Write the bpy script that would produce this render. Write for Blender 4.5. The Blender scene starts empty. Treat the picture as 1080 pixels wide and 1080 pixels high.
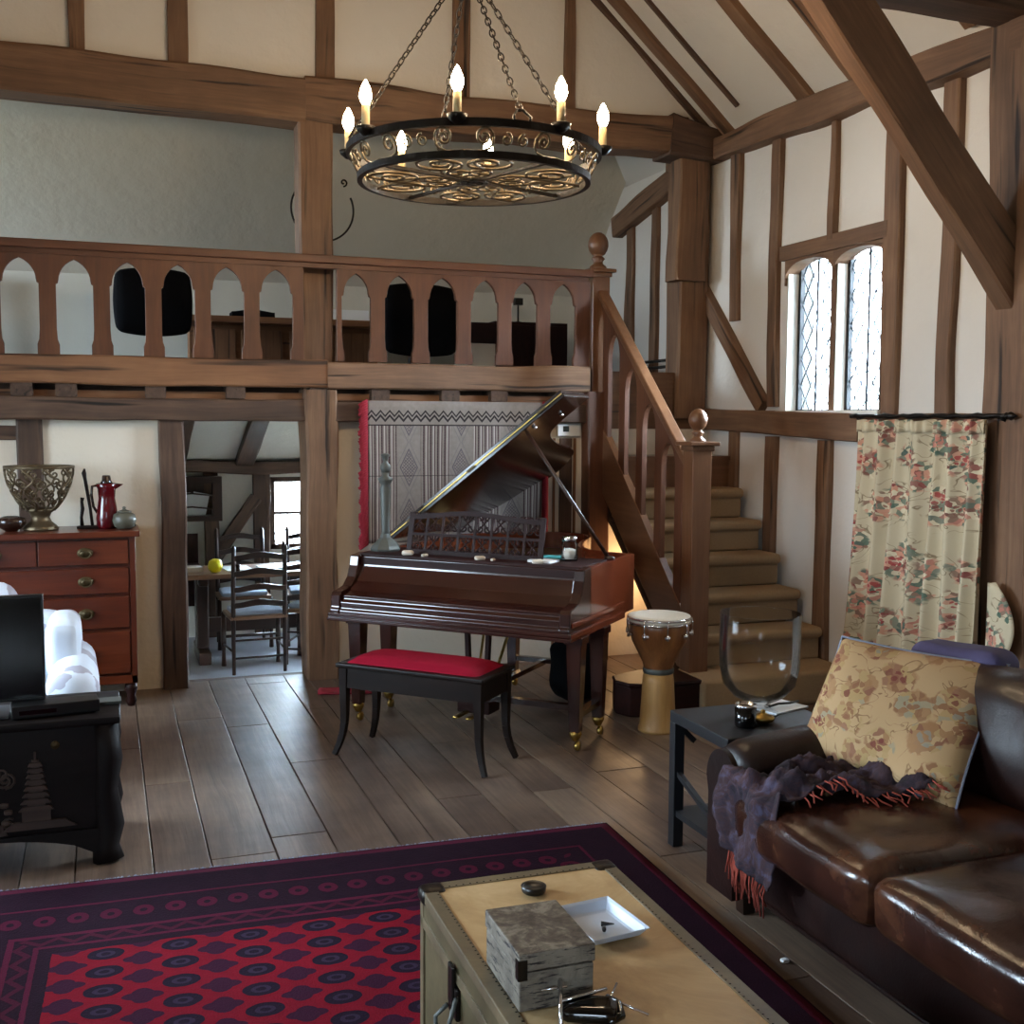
import bpy, math, random
from mathutils import Vector, Matrix, Euler, noise as mnoise
random.seed(7)
PI = math.pi
scene = bpy.context.scene
COL = scene.collection

# ------------------------------------------------------------------ helpers
def lin(h):
    h = h.lstrip('#')
    v = [int(h[i:i+2], 16)/255 for i in (0, 2, 4)]
    return tuple((c/12.92 if c <= .04045 else ((c+.055)/1.055)**2.4) for c in v) + (1,)

class NT:
    """tiny node-tree builder"""
    def __init__(s, name):
        s.m = bpy.data.materials.new(name); s.m.use_nodes = True
        s.t = s.m.node_tree; s.t.nodes.clear()
        s.out = s.t.nodes.new('ShaderNodeOutputMaterial')
    def n(s, typ, **kw):
        nd = s.t.nodes.new(typ)
        for k, v in kw.items(): setattr(nd, k, v)
        return nd
    def put(s, sock, v):
        if isinstance(v, V): v = v.s
        if hasattr(v, 'is_output'): s.t.links.new(v, sock)
        elif v is not None: sock.default_value = v
    def math(s, op, a, b=None, c=None, clamp=False):
        nd = s.n('ShaderNodeMath', operation=op, use_clamp=clamp)
        s.put(nd.inputs[0], a)
        if b is not None: s.put(nd.inputs[1], b)
        if c is not None: s.put(nd.inputs[2], c)
        return V(s, nd.outputs[0])
    def coord(s, kind='Object'):
        return V(s, s.n('ShaderNodeTexCoord').outputs[kind])
    def attr(s, name):
        return V(s, s.n('ShaderNodeAttribute', attribute_name=name).outputs['Vector'])
    def xyz(s, v):
        nd = s.n('ShaderNodeSeparateXYZ'); s.put(nd.inputs[0], v)
        return [V(s, o) for o in nd.outputs]
    def vec(s, x, y, z=0.0):
        nd = s.n('ShaderNodeCombineXYZ')
        for i, q in enumerate((x, y, z)): s.put(nd.inputs[i], q)
        return V(s, nd.outputs[0])
    def scale(s, v, k):
        nd = s.n('ShaderNodeMapping'); s.put(nd.inputs[0], v); nd.inputs['Scale'].default_value = k
        return V(s, nd.outputs[0])
    def noise(s, v, sc=5., det=3., rough=.55, dist=0.):
        nd = s.n('ShaderNodeTexNoise'); s.put(nd.inputs['Vector'], v)
        nd.inputs['Scale'].default_value = sc; nd.inputs['Detail'].default_value = det
        nd.inputs['Roughness'].default_value = rough; nd.inputs['Distortion'].default_value = dist
        return V(s, nd.outputs['Fac'])
    def noisec(s, v, sc=5., det=2.):
        nd = s.n('ShaderNodeTexNoise'); s.put(nd.inputs['Vector'], v)
        nd.inputs['Scale'].default_value = sc; nd.inputs['Detail'].default_value = det
        return V(s, nd.outputs['Color'])
    def voro(s, v, sc=5., feature='F1', rnd=1., dim='3D'):
        nd = s.n('ShaderNodeTexVoronoi', feature=feature, voronoi_dimensions=dim); s.put(nd.inputs['Vector'], v)
        nd.inputs['Scale'].default_value = sc; nd.inputs['Randomness'].default_value = rnd
        return V(s, nd.outputs['Distance']), (V(s, nd.outputs['Color']) if 'Color' in nd.outputs else None)
    def ramp(s, f, stops, interp='LINEAR'):
        nd = s.n('ShaderNodeValToRGB'); s.put(nd.inputs[0], f)
        r = nd.color_ramp; r.interpolation = interp
        while len(r.elements) < len(stops): r.elements.new(.5)
        for e, (p, c) in zip(r.elements, stops):
            e.position = p; e.color = lin(c) if isinstance(c, str) else (c, c, c, 1)
        return V(s, nd.outputs[0])
    def mix(s, f, a, b, blend='MIX'):
        nd = s.n('ShaderNodeMix', data_type='RGBA', blend_type=blend)
        s.put(nd.inputs[0], f)
        s.put(nd.inputs[6], lin(a) if isinstance(a, str) else a)
        s.put(nd.inputs[7], lin(b) if isinstance(b, str) else b)
        return V(s, nd.outputs[2])
    def addv(s, a, b, k=1.):
        m = s.n('ShaderNodeVectorMath', operation='MULTIPLY_ADD')
        s.put(m.inputs[0], b); m.inputs[1].default_value = (k, k, k); s.put(m.inputs[2], a)
        return V(s, m.outputs[0])
    def bump(s, h, strength=.3, dist=.01, normal=None):
        nd = s.n('ShaderNodeBump'); nd.inputs['Strength'].default_value = strength
        nd.inputs['Distance'].default_value = dist; s.put(nd.inputs['Height'], h)
        if normal is not None: s.put(nd.inputs['Normal'], normal)
        return V(s, nd.outputs[0])
    def pbr(s, col, rough=.6, metal=0., normal=None, **kw):
        p = s.n('ShaderNodeBsdfPrincipled')
        s.put(p.inputs['Base Color'], lin(col) if isinstance(col, str) else col)
        s.put(p.inputs['Roughness'], rough); s.put(p.inputs['Metallic'], metal)
        if normal is not None: s.put(p.inputs['Normal'], normal)
        for k, v in kw.items(): s.put(p.inputs[k.replace('_', ' ')], v)
        s.t.links.new(p.outputs[0], s.out.inputs[0])
        return s.m
class V:
    def __init__(v, nt, s): v.nt = nt; v.s = s
    def __add__(a, b): return a.nt.math('ADD', a, b)
    def __sub__(a, b): return a.nt.math('SUBTRACT', a, b)
    def __rsub__(a, b): return a.nt.math('SUBTRACT', b, a)
    def __mul__(a, b): return a.nt.math('MULTIPLY', a, b)
    def __truediv__(a, b): return a.nt.math('DIVIDE', a, b)
    def lt(a, b): return a.nt.math('LESS_THAN', a, b)
    def gt(a, b): return a.nt.math('GREATER_THAN', a, b)
    def fract(a): return a.nt.math('FRACT', a)
    def floor(a): return a.nt.math('FLOOR', a)
    def abs(a): return a.nt.math('ABSOLUTE', a)
    def mx(a, b): return a.nt.math('MAXIMUM', a, b)
    def mn(a, b): return a.nt.math('MINIMUM', a, b)
    def pingpong(a, b): return a.nt.math('PINGPONG', a, b)
    def sin(a): return a.nt.math('SINE', a)
    def pow(a, b): return a.nt.math('POWER', a, b)

class MB:
    """collects shapes for ONE mesh; gc = grain coordinates (x along the grain)"""
    def __init__(s): s.v = []; s.f = []; s.g = []; s.sm = []
    def add(s, vs, fs, gs=None, smooth=False):
        o = len(s.v); r = Vector((random.uniform(0, 40), random.uniform(0, 40), random.uniform(0, 40)))
        s.v += [Vector(v) for v in vs]
        gs = gs or vs
        s.g += [Vector(g)+r for g in gs]
        s.f += [tuple(i+o for i in f) for f in fs]; s.sm += [smooth]*len(fs)
        return s
    def box(s, c, d, rot=None, axis=None):
        c = Vector(c); hx, hy, hz = d[0]/2, d[1]/2, d[2]/2
        loc = [Vector((x, y, z)) for x in (-hx, hx) for y in (-hy, hy) for z in (-hz, hz)]
        if axis is None: axis = max(range(3), key=lambda i: d[i])
        gs = [Vector((p[axis], p[(axis+1) % 3], p[(axis+2) % 3])) for p in loc]
        if rot is not None:
            R = Euler(rot).to_matrix() if not isinstance(rot, Matrix) else rot
            loc = [R @ p for p in loc]
        return s.add([c+p for p in loc], [(0, 1, 3, 2), (4, 6, 7, 5), (0, 4, 5, 1), (2, 3, 7, 6), (0, 2, 6, 4), (1, 5, 7, 3)], gs)
    def bb(s, x0, x1, y0, y1, z0, z1, axis=None):
        return s.box(((x0+x1)/2, (y0+y1)/2, (z0+z1)/2), (abs(x1-x0), abs(y1-y0), abs(z1-z0)), axis=axis)
    def bar(s, p0, p1, w, h, up=(0, 0, 1), w1=None, h1=None):
        p0, p1 = Vector(p0), Vector(p1); d = (p1-p0); L = d.length; d.normalize()
        up = Vector(up)
        if abs(d.dot(up)) > .98: up = Vector((0, 1, 0))
        sd = d.cross(up).normalized(); u = sd.cross(d).normalized()
        w1 = w if w1 is None else w1; h1 = h if h1 is None else h1
        vs = []; gs = []
        for k, (p, a, b) in enumerate(((p0, w, h), (p1, w1, h1))):
            for i, j in ((-1, -1), (1, -1), (1, 1), (-1, 1)):
                vs.append(p+sd*i*a/2+u*j*b/2); gs.append((k*L, i*a/2, j*b/2))
        return s.add(vs, [(0, 3, 2, 1), (4, 5, 6, 7), (0, 1, 5, 4), (1, 2, 6, 5), (2, 3, 7, 6), (3, 0, 4, 7)], gs)
    def beam(s, p0, p1, w, h, up=(0, 0, 1), jit=.012, seg=None, w1=None, h1=None, bow=0., seed=None):
        """hand-hewn timber: chamfered section, wandering edges"""
        p0, p1 = Vector(p0), Vector(p1); d = (p1-p0); L = d.length; d.normalize(); up = Vector(up)
        if abs(d.dot(up)) > .98: up = Vector((0, 1, 0))
        sd = d.cross(up).normalized(); u = sd.cross(d).normalized()
        w1 = w if w1 is None else w1; h1 = h if h1 is None else h1
        seg = seg or max(2, int(L/.13)); q = random.uniform(0, 100) if seed is None else seed
        vs = []; gs = []; fs = []
        for k in range(seg+1):
            t = k/seg; a = (w+(w1-w)*t)/2; b = (h+(h1-h)*t)/2; c = min(a, b)*.14
            P = p0+(p1-p0)*t+u*bow*math.sin(PI*t)
            sec = [(-a+c, -b), (a-c, -b), (a, -b+c), (a, b-c), (a-c, b), (-a+c, b), (-a, b-c), (-a, -b+c)]
            for i, (x, y) in enumerate(sec):
                e = (i//2) % 4
                jx = jit*mnoise.noise((q+t*L*1.7, (1 if x > 0 else 0)*5.3, i*.12)); jy = jit*mnoise.noise((q+t*L*1.7+50, (1 if y > 0 else 0)*5.3, i*.12))
                vs.append(P+sd*(x+jx*1.6)+u*(y+jy*1.6)); gs.append((t*L, x, y))
        for k in range(seg):
            for i in range(8):
                j = (i+1) % 8
                fs.append((k*8+i, k*8+j, k*8+8+j, k*8+8+i))
        fs.append(tuple(range(7, -1, -1))); fs.append(tuple(seg*8+i for i in range(8)))
        return s.add(vs, fs, gs)
    def tube(s, pts, r, n=8, closed=False, smooth=True):
        pts = [Vector(p) for p in pts]; m = len(pts)
        rs = r if isinstance(r, (list, tuple)) else [r]*m
        vs = []; gs = []; fs = []; prev = None; L = 0
        for i, p in enumerate(pts):
            a = pts[(i-1) % m] if (closed or i > 0) else p; b = pts[(i+1) % m] if (closed or i < m-1) else p
            t = (b-a)
            if t.length < 1e-9: t = Vector((0, 0, 1))
            t.normalize()
            if prev is None:
                ref = Vector((0, 0, 1)) if abs(t.z) < .9 else Vector((1, 0, 0)); x = t.cross(ref).normalized()
            else:
                x = (prev-t*prev.dot(t))
                x = x.normalized() if x.length > 1e-6 else t.orthogonal().normalized()
            prev = x; y = t.cross(x)
            if i: L += (p-pts[i-1]).length
            for k in range(n):
                an = 2*PI*k/n
                vs.append(p+(x*math.cos(an)+y*math.sin(an))*rs[i]); gs.append((L, math.cos(an)*rs[i], math.sin(an)*rs[i]))
        for i in range(m if closed else m-1):
            for k in range(n):
                a = i*n+k; b = i*n+(k+1) % n; i2 = (i+1) % m
                fs.append((a, b, i2*n+(k+1) % n, i2*n+k))
        if not closed: fs.append(tuple(range(n-1, -1, -1))); fs.append(tuple((m-1)*n+k for k in range(n)))
        return s.add(vs, fs, gs, smooth)
    def lathe(s, prof, c=(0, 0, 0), n=28, M=None, smooth=True, closed=False):
        """prof = [(r,z)...]; ends are capped unless closed/zero radius"""
        c = Vector(c); vs = []; fs = []; m = len(prof)
        for r, z in prof:
            for k in range(n):
                a = 2*PI*k/n; p = Vector((r*math.cos(a), r*math.sin(a), z))
                vs.append(c+(M @ p if M else p))
        for i in range(m if closed else m-1):
            for k in range(n):
                i2 = (i+1) % m
                fs.append((i*n+k, i*n+(k+1) % n, i2*n+(k+1) % n, i2*n+k))
        if not closed:
            if prof[0][0] > 1e-4: fs.append(tuple(range(n-1, -1, -1)))
            if prof[-1][0] > 1e-4: fs.append(tuple((m-1)*n+k for k in range(n)))
        gs = [Vector((v.z, v.x, v.y)) for v in vs]
        return s.add(vs, fs, gs, smooth)
    def prism(s, poly, t0, t1, F, axis=0):
        """poly in 2D, extruded t0..t1; F(a,b,t)->xyz ; grain along poly axis 0/1 or 2=extrusion"""
        n = len(poly); vs = [Vector(F(a, b, t0)) for a, b in poly]+[Vector(F(a, b, t1)) for a, b in poly]
        gl = [(a, b, t0) for a, b in poly]+[(a, b, t1) for a, b in poly]
        gs = [Vector((g[axis], g[(axis+1) % 3], g[(axis+2) % 3])) for g in gl]
        fs = [tuple(range(n-1, -1, -1)), tuple(range(n, 2*n))]+[(i, (i+1) % n, n+(i+1) % n, n+i) for i in range(n)]
        return s.add(vs, fs, gs)
    def grid(s, nu, nv, F, smooth=True, thick=0., G=None):
        """surface F(u,v) u,v in 0..1; thick>0 gives it two sides"""
        P = [[Vector(F(i/nu, j/nv)) for j in range(nv+1)] for i in range(nu+1)]
        vs = [p for row in P for p in row]; W = nv+1
        gs = [Vector(G(i/nu, j/nv)) for i in range(nu+1) for j in range(nv+1)] if G else list(vs)
        fs = [(i*W+j, (i+1)*W+j, (i+1)*W+j+1, i*W+j+1) for i in range(nu) for j in range(nv)]
        if thick:
            N = []
            for i in range(nu+1):
                for j in range(nv+1):
                    a = P[min(i+1, nu)][j]-P[max(i-1, 0)][j]; b = P[i][min(j+1, nv)]-P[i][max(j-1, 0)]
                    q = a.cross(b); N.append(q.normalized() if q.length > 1e-9 else Vector((0, 0, 1)))
            o = len(vs); vs += [v-nn*thick for v, nn in zip(vs[:o], N)]; gs += gs[:o]
            fs += [tuple(o+k for k in reversed(f)) for f in fs[:nu*nv]]
            edge = [(i, 0) for i in range(nu)]+[(nu, j) for j in range(nv)]+[(i, nv) for i in range(nu, 0, -1)]+[(0, j) for j in range(nv, 0, -1)]
            ids = [i*W+j for i, j in edge]
            for k in range(len(ids)):
                a, b = ids[k], ids[(k+1) % len(ids)]; fs.append((b, a, o+a, o+b))
        return s.add(vs, fs, gs, smooth)
    def rbox(s, c, d, r, M=None, n=6, bulge=(0, 0, 0), wob=0.):
        """soft rounded box; bulge = outward swelling per axis"""
        c = Vector(c); h = Vector(d)/2; inner = Vector([max(h[i]-r, 0) for i in range(3)]); q = random.uniform(0, 50)
        for ax in range(3):
            for sg in (-1, 1):
                a1, a2 = (ax+1) % 3, (ax+2) % 3
                def F(u, v):
                    p = Vector((0, 0, 0)); p[ax] = sg*h[ax]; p[a1] = (2*u-1)*h[a1]; p[a2] = (2*v-1)*h[a2]*sg
                    # concentrate samples near edges
                    cl = Vector([max(-inner[i], min(inner[i], p[i])) for i in range(3)])
                    dd = p-cl
                    if dd.length > 1e-9: p = cl+dd.normalized()*r
                    for i in range(3):
                        if bulge[i]:
                            j, k = (i+1) % 3, (i+2) % 3
                            w = (1-(p[j]/h[j])**2)*(1-(p[k]/h[k])**2)
                            p[i] += bulge[i]*max(w, 0)*(p[i]/h[i])
                    if wob:
                        w = mnoise.noise_vector(p*7+Vector((q, 0, 0)))*wob; p += w
                    return c+(M @ p if M else p)
                s.grid(n*2, n*2, F, True, G=lambda u, v: (0, 0, 0))
                # grain coordinates = positions
                cnt = (n*2+1)**2
                for k in range(cnt): s.g[-1-k] = s.v[-1-k].copy()
        return s
    def build(s, name, mat, parent=None, loc=(0, 0, 0), rotz=0., bevel=0., weld=False, subd=0, seg=2):
        me = bpy.data.meshes.new(name)
        me.from_pydata([tuple(v) for v in s.v], [], s.f); 
        me.polygons.foreach_set('use_smooth', s.sm)
        at = me.attributes.new('gc', 'FLOAT_VECTOR', 'POINT')
        flat = []
        for g in s.g: flat += [g[0], g[1], g[2]]
        at.data.foreach_set('vector', flat)
        me.validate(); me.update()
        import bmesh
        bm = bmesh.new(); bm.from_mesh(me)
        if weld: bmesh.ops.remove_doubles(bm, verts=bm.verts, dist=1e-4)
        bmesh.ops.recalc_face_normals(bm, faces=bm.faces); bm.to_mesh(me); bm.free()
        o = bpy.data.objects.new(name, me); COL.objects.link(o)
        me.materials.append(mat)
        if parent is not None: o.parent = parent
        o.location = loc; o.rotation_euler = (0, 0, rotz)
        if bevel:
            b = o.modifiers.new('bevel', 'BEVEL'); b.width = bevel; b.segments = seg; b.limit_method = 'ANGLE'; b.angle_limit = math.radians(40)
        if subd:
            b = o.modifiers.new('sub', 'SUBSURF'); b.levels = subd; b.render_levels = subd
        return o

def tag(o, label, cat, group=None, kind=None):
    o['label'] = label; o['category'] = cat
    if group: o['group'] = group
    if kind: o['kind'] = kind
    return o
def thing(name, label, cat, loc=(0, 0, 0), rotz=0., group=None):
    o = bpy.data.objects.new(name, None); COL.objects.link(o); o.empty_display_size = .1
    o.location = loc; o.rotation_euler = (0, 0, rotz)
    return tag(o, label, cat, group)
def dup(root, loc, rotz, label, scale=None):
    r = root.copy(); COL.objects.link(r); r.location = loc; r.rotation_euler = (0, 0, rotz); r['label'] = label
    if scale: r.scale = (scale,)*3
    for ch in list(root.children):
        c = ch.copy(); COL.objects.link(c); c.parent = r
        for g in list(ch.children):
            d = g.copy(); COL.objects.link(d); d.parent = c
    return r
NTR = [0]
def trim(mb, mat, label, cat='beam', bevel=0.):
    NTR[0] += 1
    return tag(mb.build('trim_%d' % NTR[0], mat, bevel=bevel), label, cat, kind='structure')
def spiral(c, r0, turns, a0, sgn=1, n=26, r1=.12):
    """2D spiral points, from the outside in"""
    out = []
    for i in range(n+1):
        t = i/n; r = r0*(1-t*(1-r1)); a = a0+sgn*turns*2*PI*t
        out.append((c[0]+r*math.cos(a), c[1]+r*math.sin(a)))
    return out
SKY_R, SKY_L, SKY_F, SKY_B, SKY_Z, EXPO = 150., 30., 90., 3., 60., 0.15
# ------------------------------------------------------------------ materials
def m_plaster(name, a, b, sc=1.6, bump=.35):
    t = NT(name); c = t.coord(); n = t.noise(c, sc, 5, .6); f = t.noise(c, 38, 4, .6); w = t.noise(c, 5, 3)
    h = w*1.6+f*.25
    return t.pbr(t.mix(n, a, b), .9, 0, t.bump(h, bump, .02))
def m_wood(name, dark, mid, light, rough=.65, bump=.5, gs=1., coat=0., knots=True, contrast=1., spec=.35):
    t = NT(name); g = t.attr('gc')
    w = t.addv(g, t.noisec(t.scale(g, (1.2, 5, 5)), 1.0), .06)
    fine = t.noise(t.scale(w, (2.2*gs, 42*gs, 42*gs)), 1, 4, .65)
    broad = t.noise(t.scale(w, (.8*gs, 7*gs, 7*gs)), 1, 3, .6)
    patch = t.noise(g, 2.3, 3, .6)
    f = (fine*.5+broad*.5)*.7+patch*.3
    col = t.ramp(f, [(.5-.2*contrast, dark), (.5, mid), (.5+.22*contrast, light)])
    h = fine*.6+broad
    if knots:
        crack = t.noise(t.scale(w, (.9, 22, 22)), 1, 2, .5)
        cm = t.math('SMOOTH_MIN', (crack-.28)*9, 1., .2, clamp=True)
        col = t.mix(cm, tuple(x*.35 for x in lin(dark)[:3])+(1,), col)
        h = h+cm*.8
    kw = dict(Coat_Weight=coat, Coat_Roughness=.12) if coat else {}
    kw['Specular_IOR_Level'] = spec
    return t.pbr(col, rough, 0, t.bump(h, bump, .004), **kw)
def m_plain(name, col, rough=.5, metal=0., nsc=0., nb=.2, var=None, **kw):
    t = NT(name); c = t.coord(); nrm = None
    base = lin(col)
    if var: base = t.mix(t.noise(c, nsc or 6, 4, .6), col, var)
    if nsc: nrm = t.bump(t.noise(c, nsc*4, 3), nb, .004)
    return t.pbr(base, rough, metal, nrm, **kw)
M = {}
M['plaster'] = m_plaster('cream_plaster', '#cac2b8', '#d6cec4')
M['plaster_cool'] = m_plaster('loft_plaster', '#c2beb2', '#cdc9bc')
M['plaster_warm'] = m_plaster('warm_plaster', '#d6c8b0', '#d8cec2')
M['plaster_white'] = m_plaster('white_plaster', '#dedcd2', '#e8e6de')
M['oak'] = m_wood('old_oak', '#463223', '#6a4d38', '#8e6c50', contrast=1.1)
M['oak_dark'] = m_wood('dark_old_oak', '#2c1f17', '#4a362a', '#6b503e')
M['oak_light'] = m_wood('light_sawn_oak', '#593a24', '#744e33', '#8d6444', bump=.3)
M['redoak'] = m_wood('stained_oak_joinery', '#3a2012', '#53301d', '#6a4129', rough=.5, bump=.12, knots=False)
M['newel'] = m_wood('turned_oak', '#472d1d', '#62412b', '#7a573e', rough=.3, bump=.12, knots=False)
M['mahog'] = m_wood('mahogany', '#341409', '#52210f', '#6c331c', rough=.3, bump=.06, knots=False, coat=.3)
M['mahog_dark'] = m_wood('dark_mahogany', '#150705', '#220c08', '#33130c', rough=.5, bump=.06, knots=False, spec=.15)
M['piano'] = m_wood('polished_rosewood', '#180907', '#2b110b', '#421c12', rough=.22, bump=.02, knots=False, coat=.6)
M['piano_side'] = m_wood('polished_mahogany_side', '#43190d', '#642b17', '#834226', rough=.22, bump=.02, knots=False, coat=.6)
M['piano_lid'] = m_wood('near_black_polished_wood', '#0c0504', '#170a07', '#26120c', rough=.16, bump=.02, knots=False, coat=.5)
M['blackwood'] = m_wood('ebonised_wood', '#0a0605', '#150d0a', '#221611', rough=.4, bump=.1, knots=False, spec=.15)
M['chairwood'] = m_wood('dark_turned_wood', '#170d09', '#2c1a12', '#42291c', rough=.35, bump=.1, knots=False)
M['carved'] = m_wood('dark_carved_camphor', '#0a0606', '#120b0b', '#1c1313', rough=.6, bump=.4, knots=False, spec=.2)
M['carved_hi'] = m_wood('lighter_carved_relief', '#2b201c', '#40322c', '#5b483e', rough=.5, bump=.4, knots=False)  # lighter tone of the carved wood, makes the raised carving stand out
M['tablewood'] = m_wood('pine_table', '#5a4030', '#7a5a44', '#94725a', rough=.4, bump=.1, knots=False)
M['blackpaint'] = m_plain('black_painted_wood', '#101014', .45, nsc=12, nb=.1)
M['blackplastic'] = m_plain('black_plastic', '#08080a', .35)
M['blackscreen'] = m_plain('black_glossy_screen', '#030304', .12)
M['blackcloth'] = m_plain('black_fabric', '#08080a', .95, nsc=30, Specular_IOR_Level=.1)
M['iron'] = m_plain('wrought_iron', '#211c18', .42, .75, nsc=18, nb=.4)
M['bronze'] = m_plain('bronzed_iron', '#5c4e3a', .45, .75, nsc=18, nb=.3)
M['brass'] = m_plain('aged_brass', '#a88a4a', .28, 1., nsc=10, nb=.1)
M['dullbrass'] = m_plain('tarnished_brass', '#4d3f26', .55, .6, nsc=14, nb=.2)
M['chrome'] = m_plain('chrome', '#d8d8dc', .12, 1.)
M['pewter'] = m_plain('pewter', '#585a56', .55, .35, nsc=14, nb=.2, var='#454844')
M['candle'] = m_plain('candle_sleeve', '#c9b183', .6)
M['carpet'] = m_plain('brown_stair_carpet', '#8a7052', .95, nsc=60, nb=.6, var='#9c8262')
M['crimson'] = m_plain('crimson_velvet', '#7a0a20', .85, nsc=40, nb=.3, var='#900f28', Specular_IOR_Level=.1  )
M['white_plastic'] = m_plain('white_plastic', '#d9d8d2', .4)
M['shell'] = m_plain('cream_shell', '#d9cfc0', .4, nsc=25, nb=.2)
M['paper'] = m_plain('paper', '#dfe3e6', .7)
M['teal'] = m_plain('teal_booklet', '#3f9a9a', .6)
M['yellow'] = m_plain('lemon_yellow', '#d6c70a', .4)
M['redglaze'] = m_plain('oxblood_glaze', '#5c0a12', .12, var='#2a0508', nsc=5, nb=.02)
M['stoneware'] = m_plain('speckled_stoneware', '#5a5648', .45, var='#3a382e', nsc=18, nb=.1)
M['bowlbrown'] = m_plain('dark_brown_glaze', '#2a1a14', .2)
M['redcloth'] = m_plain('red_wool', '#7c1222', .95, nsc=50, nb=.5, var='#94202f')
M['tassel'] = m_plain('rust_tassel', '#8a3a2c', .95, nsc=40, nb=.3)
M['fringe'] = m_plain('grey_blue_fringe', '#8c94a6', .95, nsc=60, nb=.6, var='#747c90')
M['purple'] = m_plain('purple_velvet', '#352f4a', .8, nsc=12, nb=.3, var='#474268')
M['seatpad'] = m_plain('pale_seat_pad', '#aab8cc', .9, nsc=20, nb=.2)
M['drumskin'] = m_plain('goat_skin', '#e6e2d6', .5, nsc=8, nb=.1, var='#d6cfbe')
M['drumwood'] = m_wood('drum_wood', '#5a3218', '#80502c', '#a4723e', rough=.35, bump=.05, knots=False, coat=.2)
M['drumlow'] = m_wood('pale_drum_wood', '#8a6238', '#a8804c', '#be9860', rough=.4, bump=.05, knots=False)
M['ironfloor'] = m_plain('dining_floor', '#b4b8c2', .3, nsc=3, nb=.05, var='#9a9eaa')
M['lead'] = m_plain('window_lead', '#15161a', .6, .3)
M['thermo'] = m_plain('lcd', '#20261f', .3)
M['plastic_tray'] = m_plain('pale_blue_plastic', '#c3cfe0', .35)
M['stonedark'] = m_plain('ground', '#6c6c66', .9)

def m_glass(name, tint='#ffffff', fac=.9, rough=.02, ior=1.45):
    t = NT(name); tr = t.n('ShaderNodeBsdfTransparent'); tr.inputs[0].default_value = lin(tint)
    gl = t.n('ShaderNodeBsdfGlossy'); gl.inputs['Roughness'].default_value = rough
    fr = t.n('ShaderNodeFresnel'); fr.inputs[0].default_value = ior
    mx = t.n('ShaderNodeMixShader'); t.put(mx.inputs[0], V(t, fr.outputs[0])*fac)
    t.t.links.new(tr.outputs[0], mx.inputs[1]); t.t.links.new(gl.outputs[0], mx.inputs[2])
    t.t.links.new(mx.outputs[0], t.out.inputs[0]); return t.m
M['pane'] = m_glass('window_glass', '#f2f6f8')
M['glass'] = m_glass('clear_glass', '#fdfefe', .8, .02, 1.22)
def m_emit(name, col, k):
    t = NT(name); e = t.n('ShaderNodeEmission'); e.inputs[0].default_value = lin(col); e.inputs[1].default_value = k
    t.t.links.new(e.outputs[0], t.out.inputs[0]); return t.m
M['bulb'] = m_emit('lit_bulb', '#ffe0b4', 160)

# leather
def m_leather(name, a, b, c, rough=.3):
    t = NT(name); o = t.coord()
    n = t.noise(o, 3.2, 5, .65, .4); cell, _ = t.voro(o, 150); cr = t.noise(o, 14, 4, .6, .6); fold = t.noise(o, 5, 2, .5, .5)
    col = t.ramp(n, [(.3, a), (.5, b), (.68, c)])
    h = cell*.08+cr*.5+fold*1.4
    return t.pbr(col, t.noise(o, 9, 3)*.2+(rough-.1), 0, t.bump(h, .28, .012), Coat_Weight=.15, Coat_Roughness=.16, Specular_IOR_Level=.3)
M['leather'] = m_leather('dark_brown_leather', '#120706', '#1c0c09', '#29140f', .40)
M['leather_seat'] = m_leather('worn_tan_brown_leather', '#1b0d09', '#2e1811', '#553423', .20)

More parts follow.
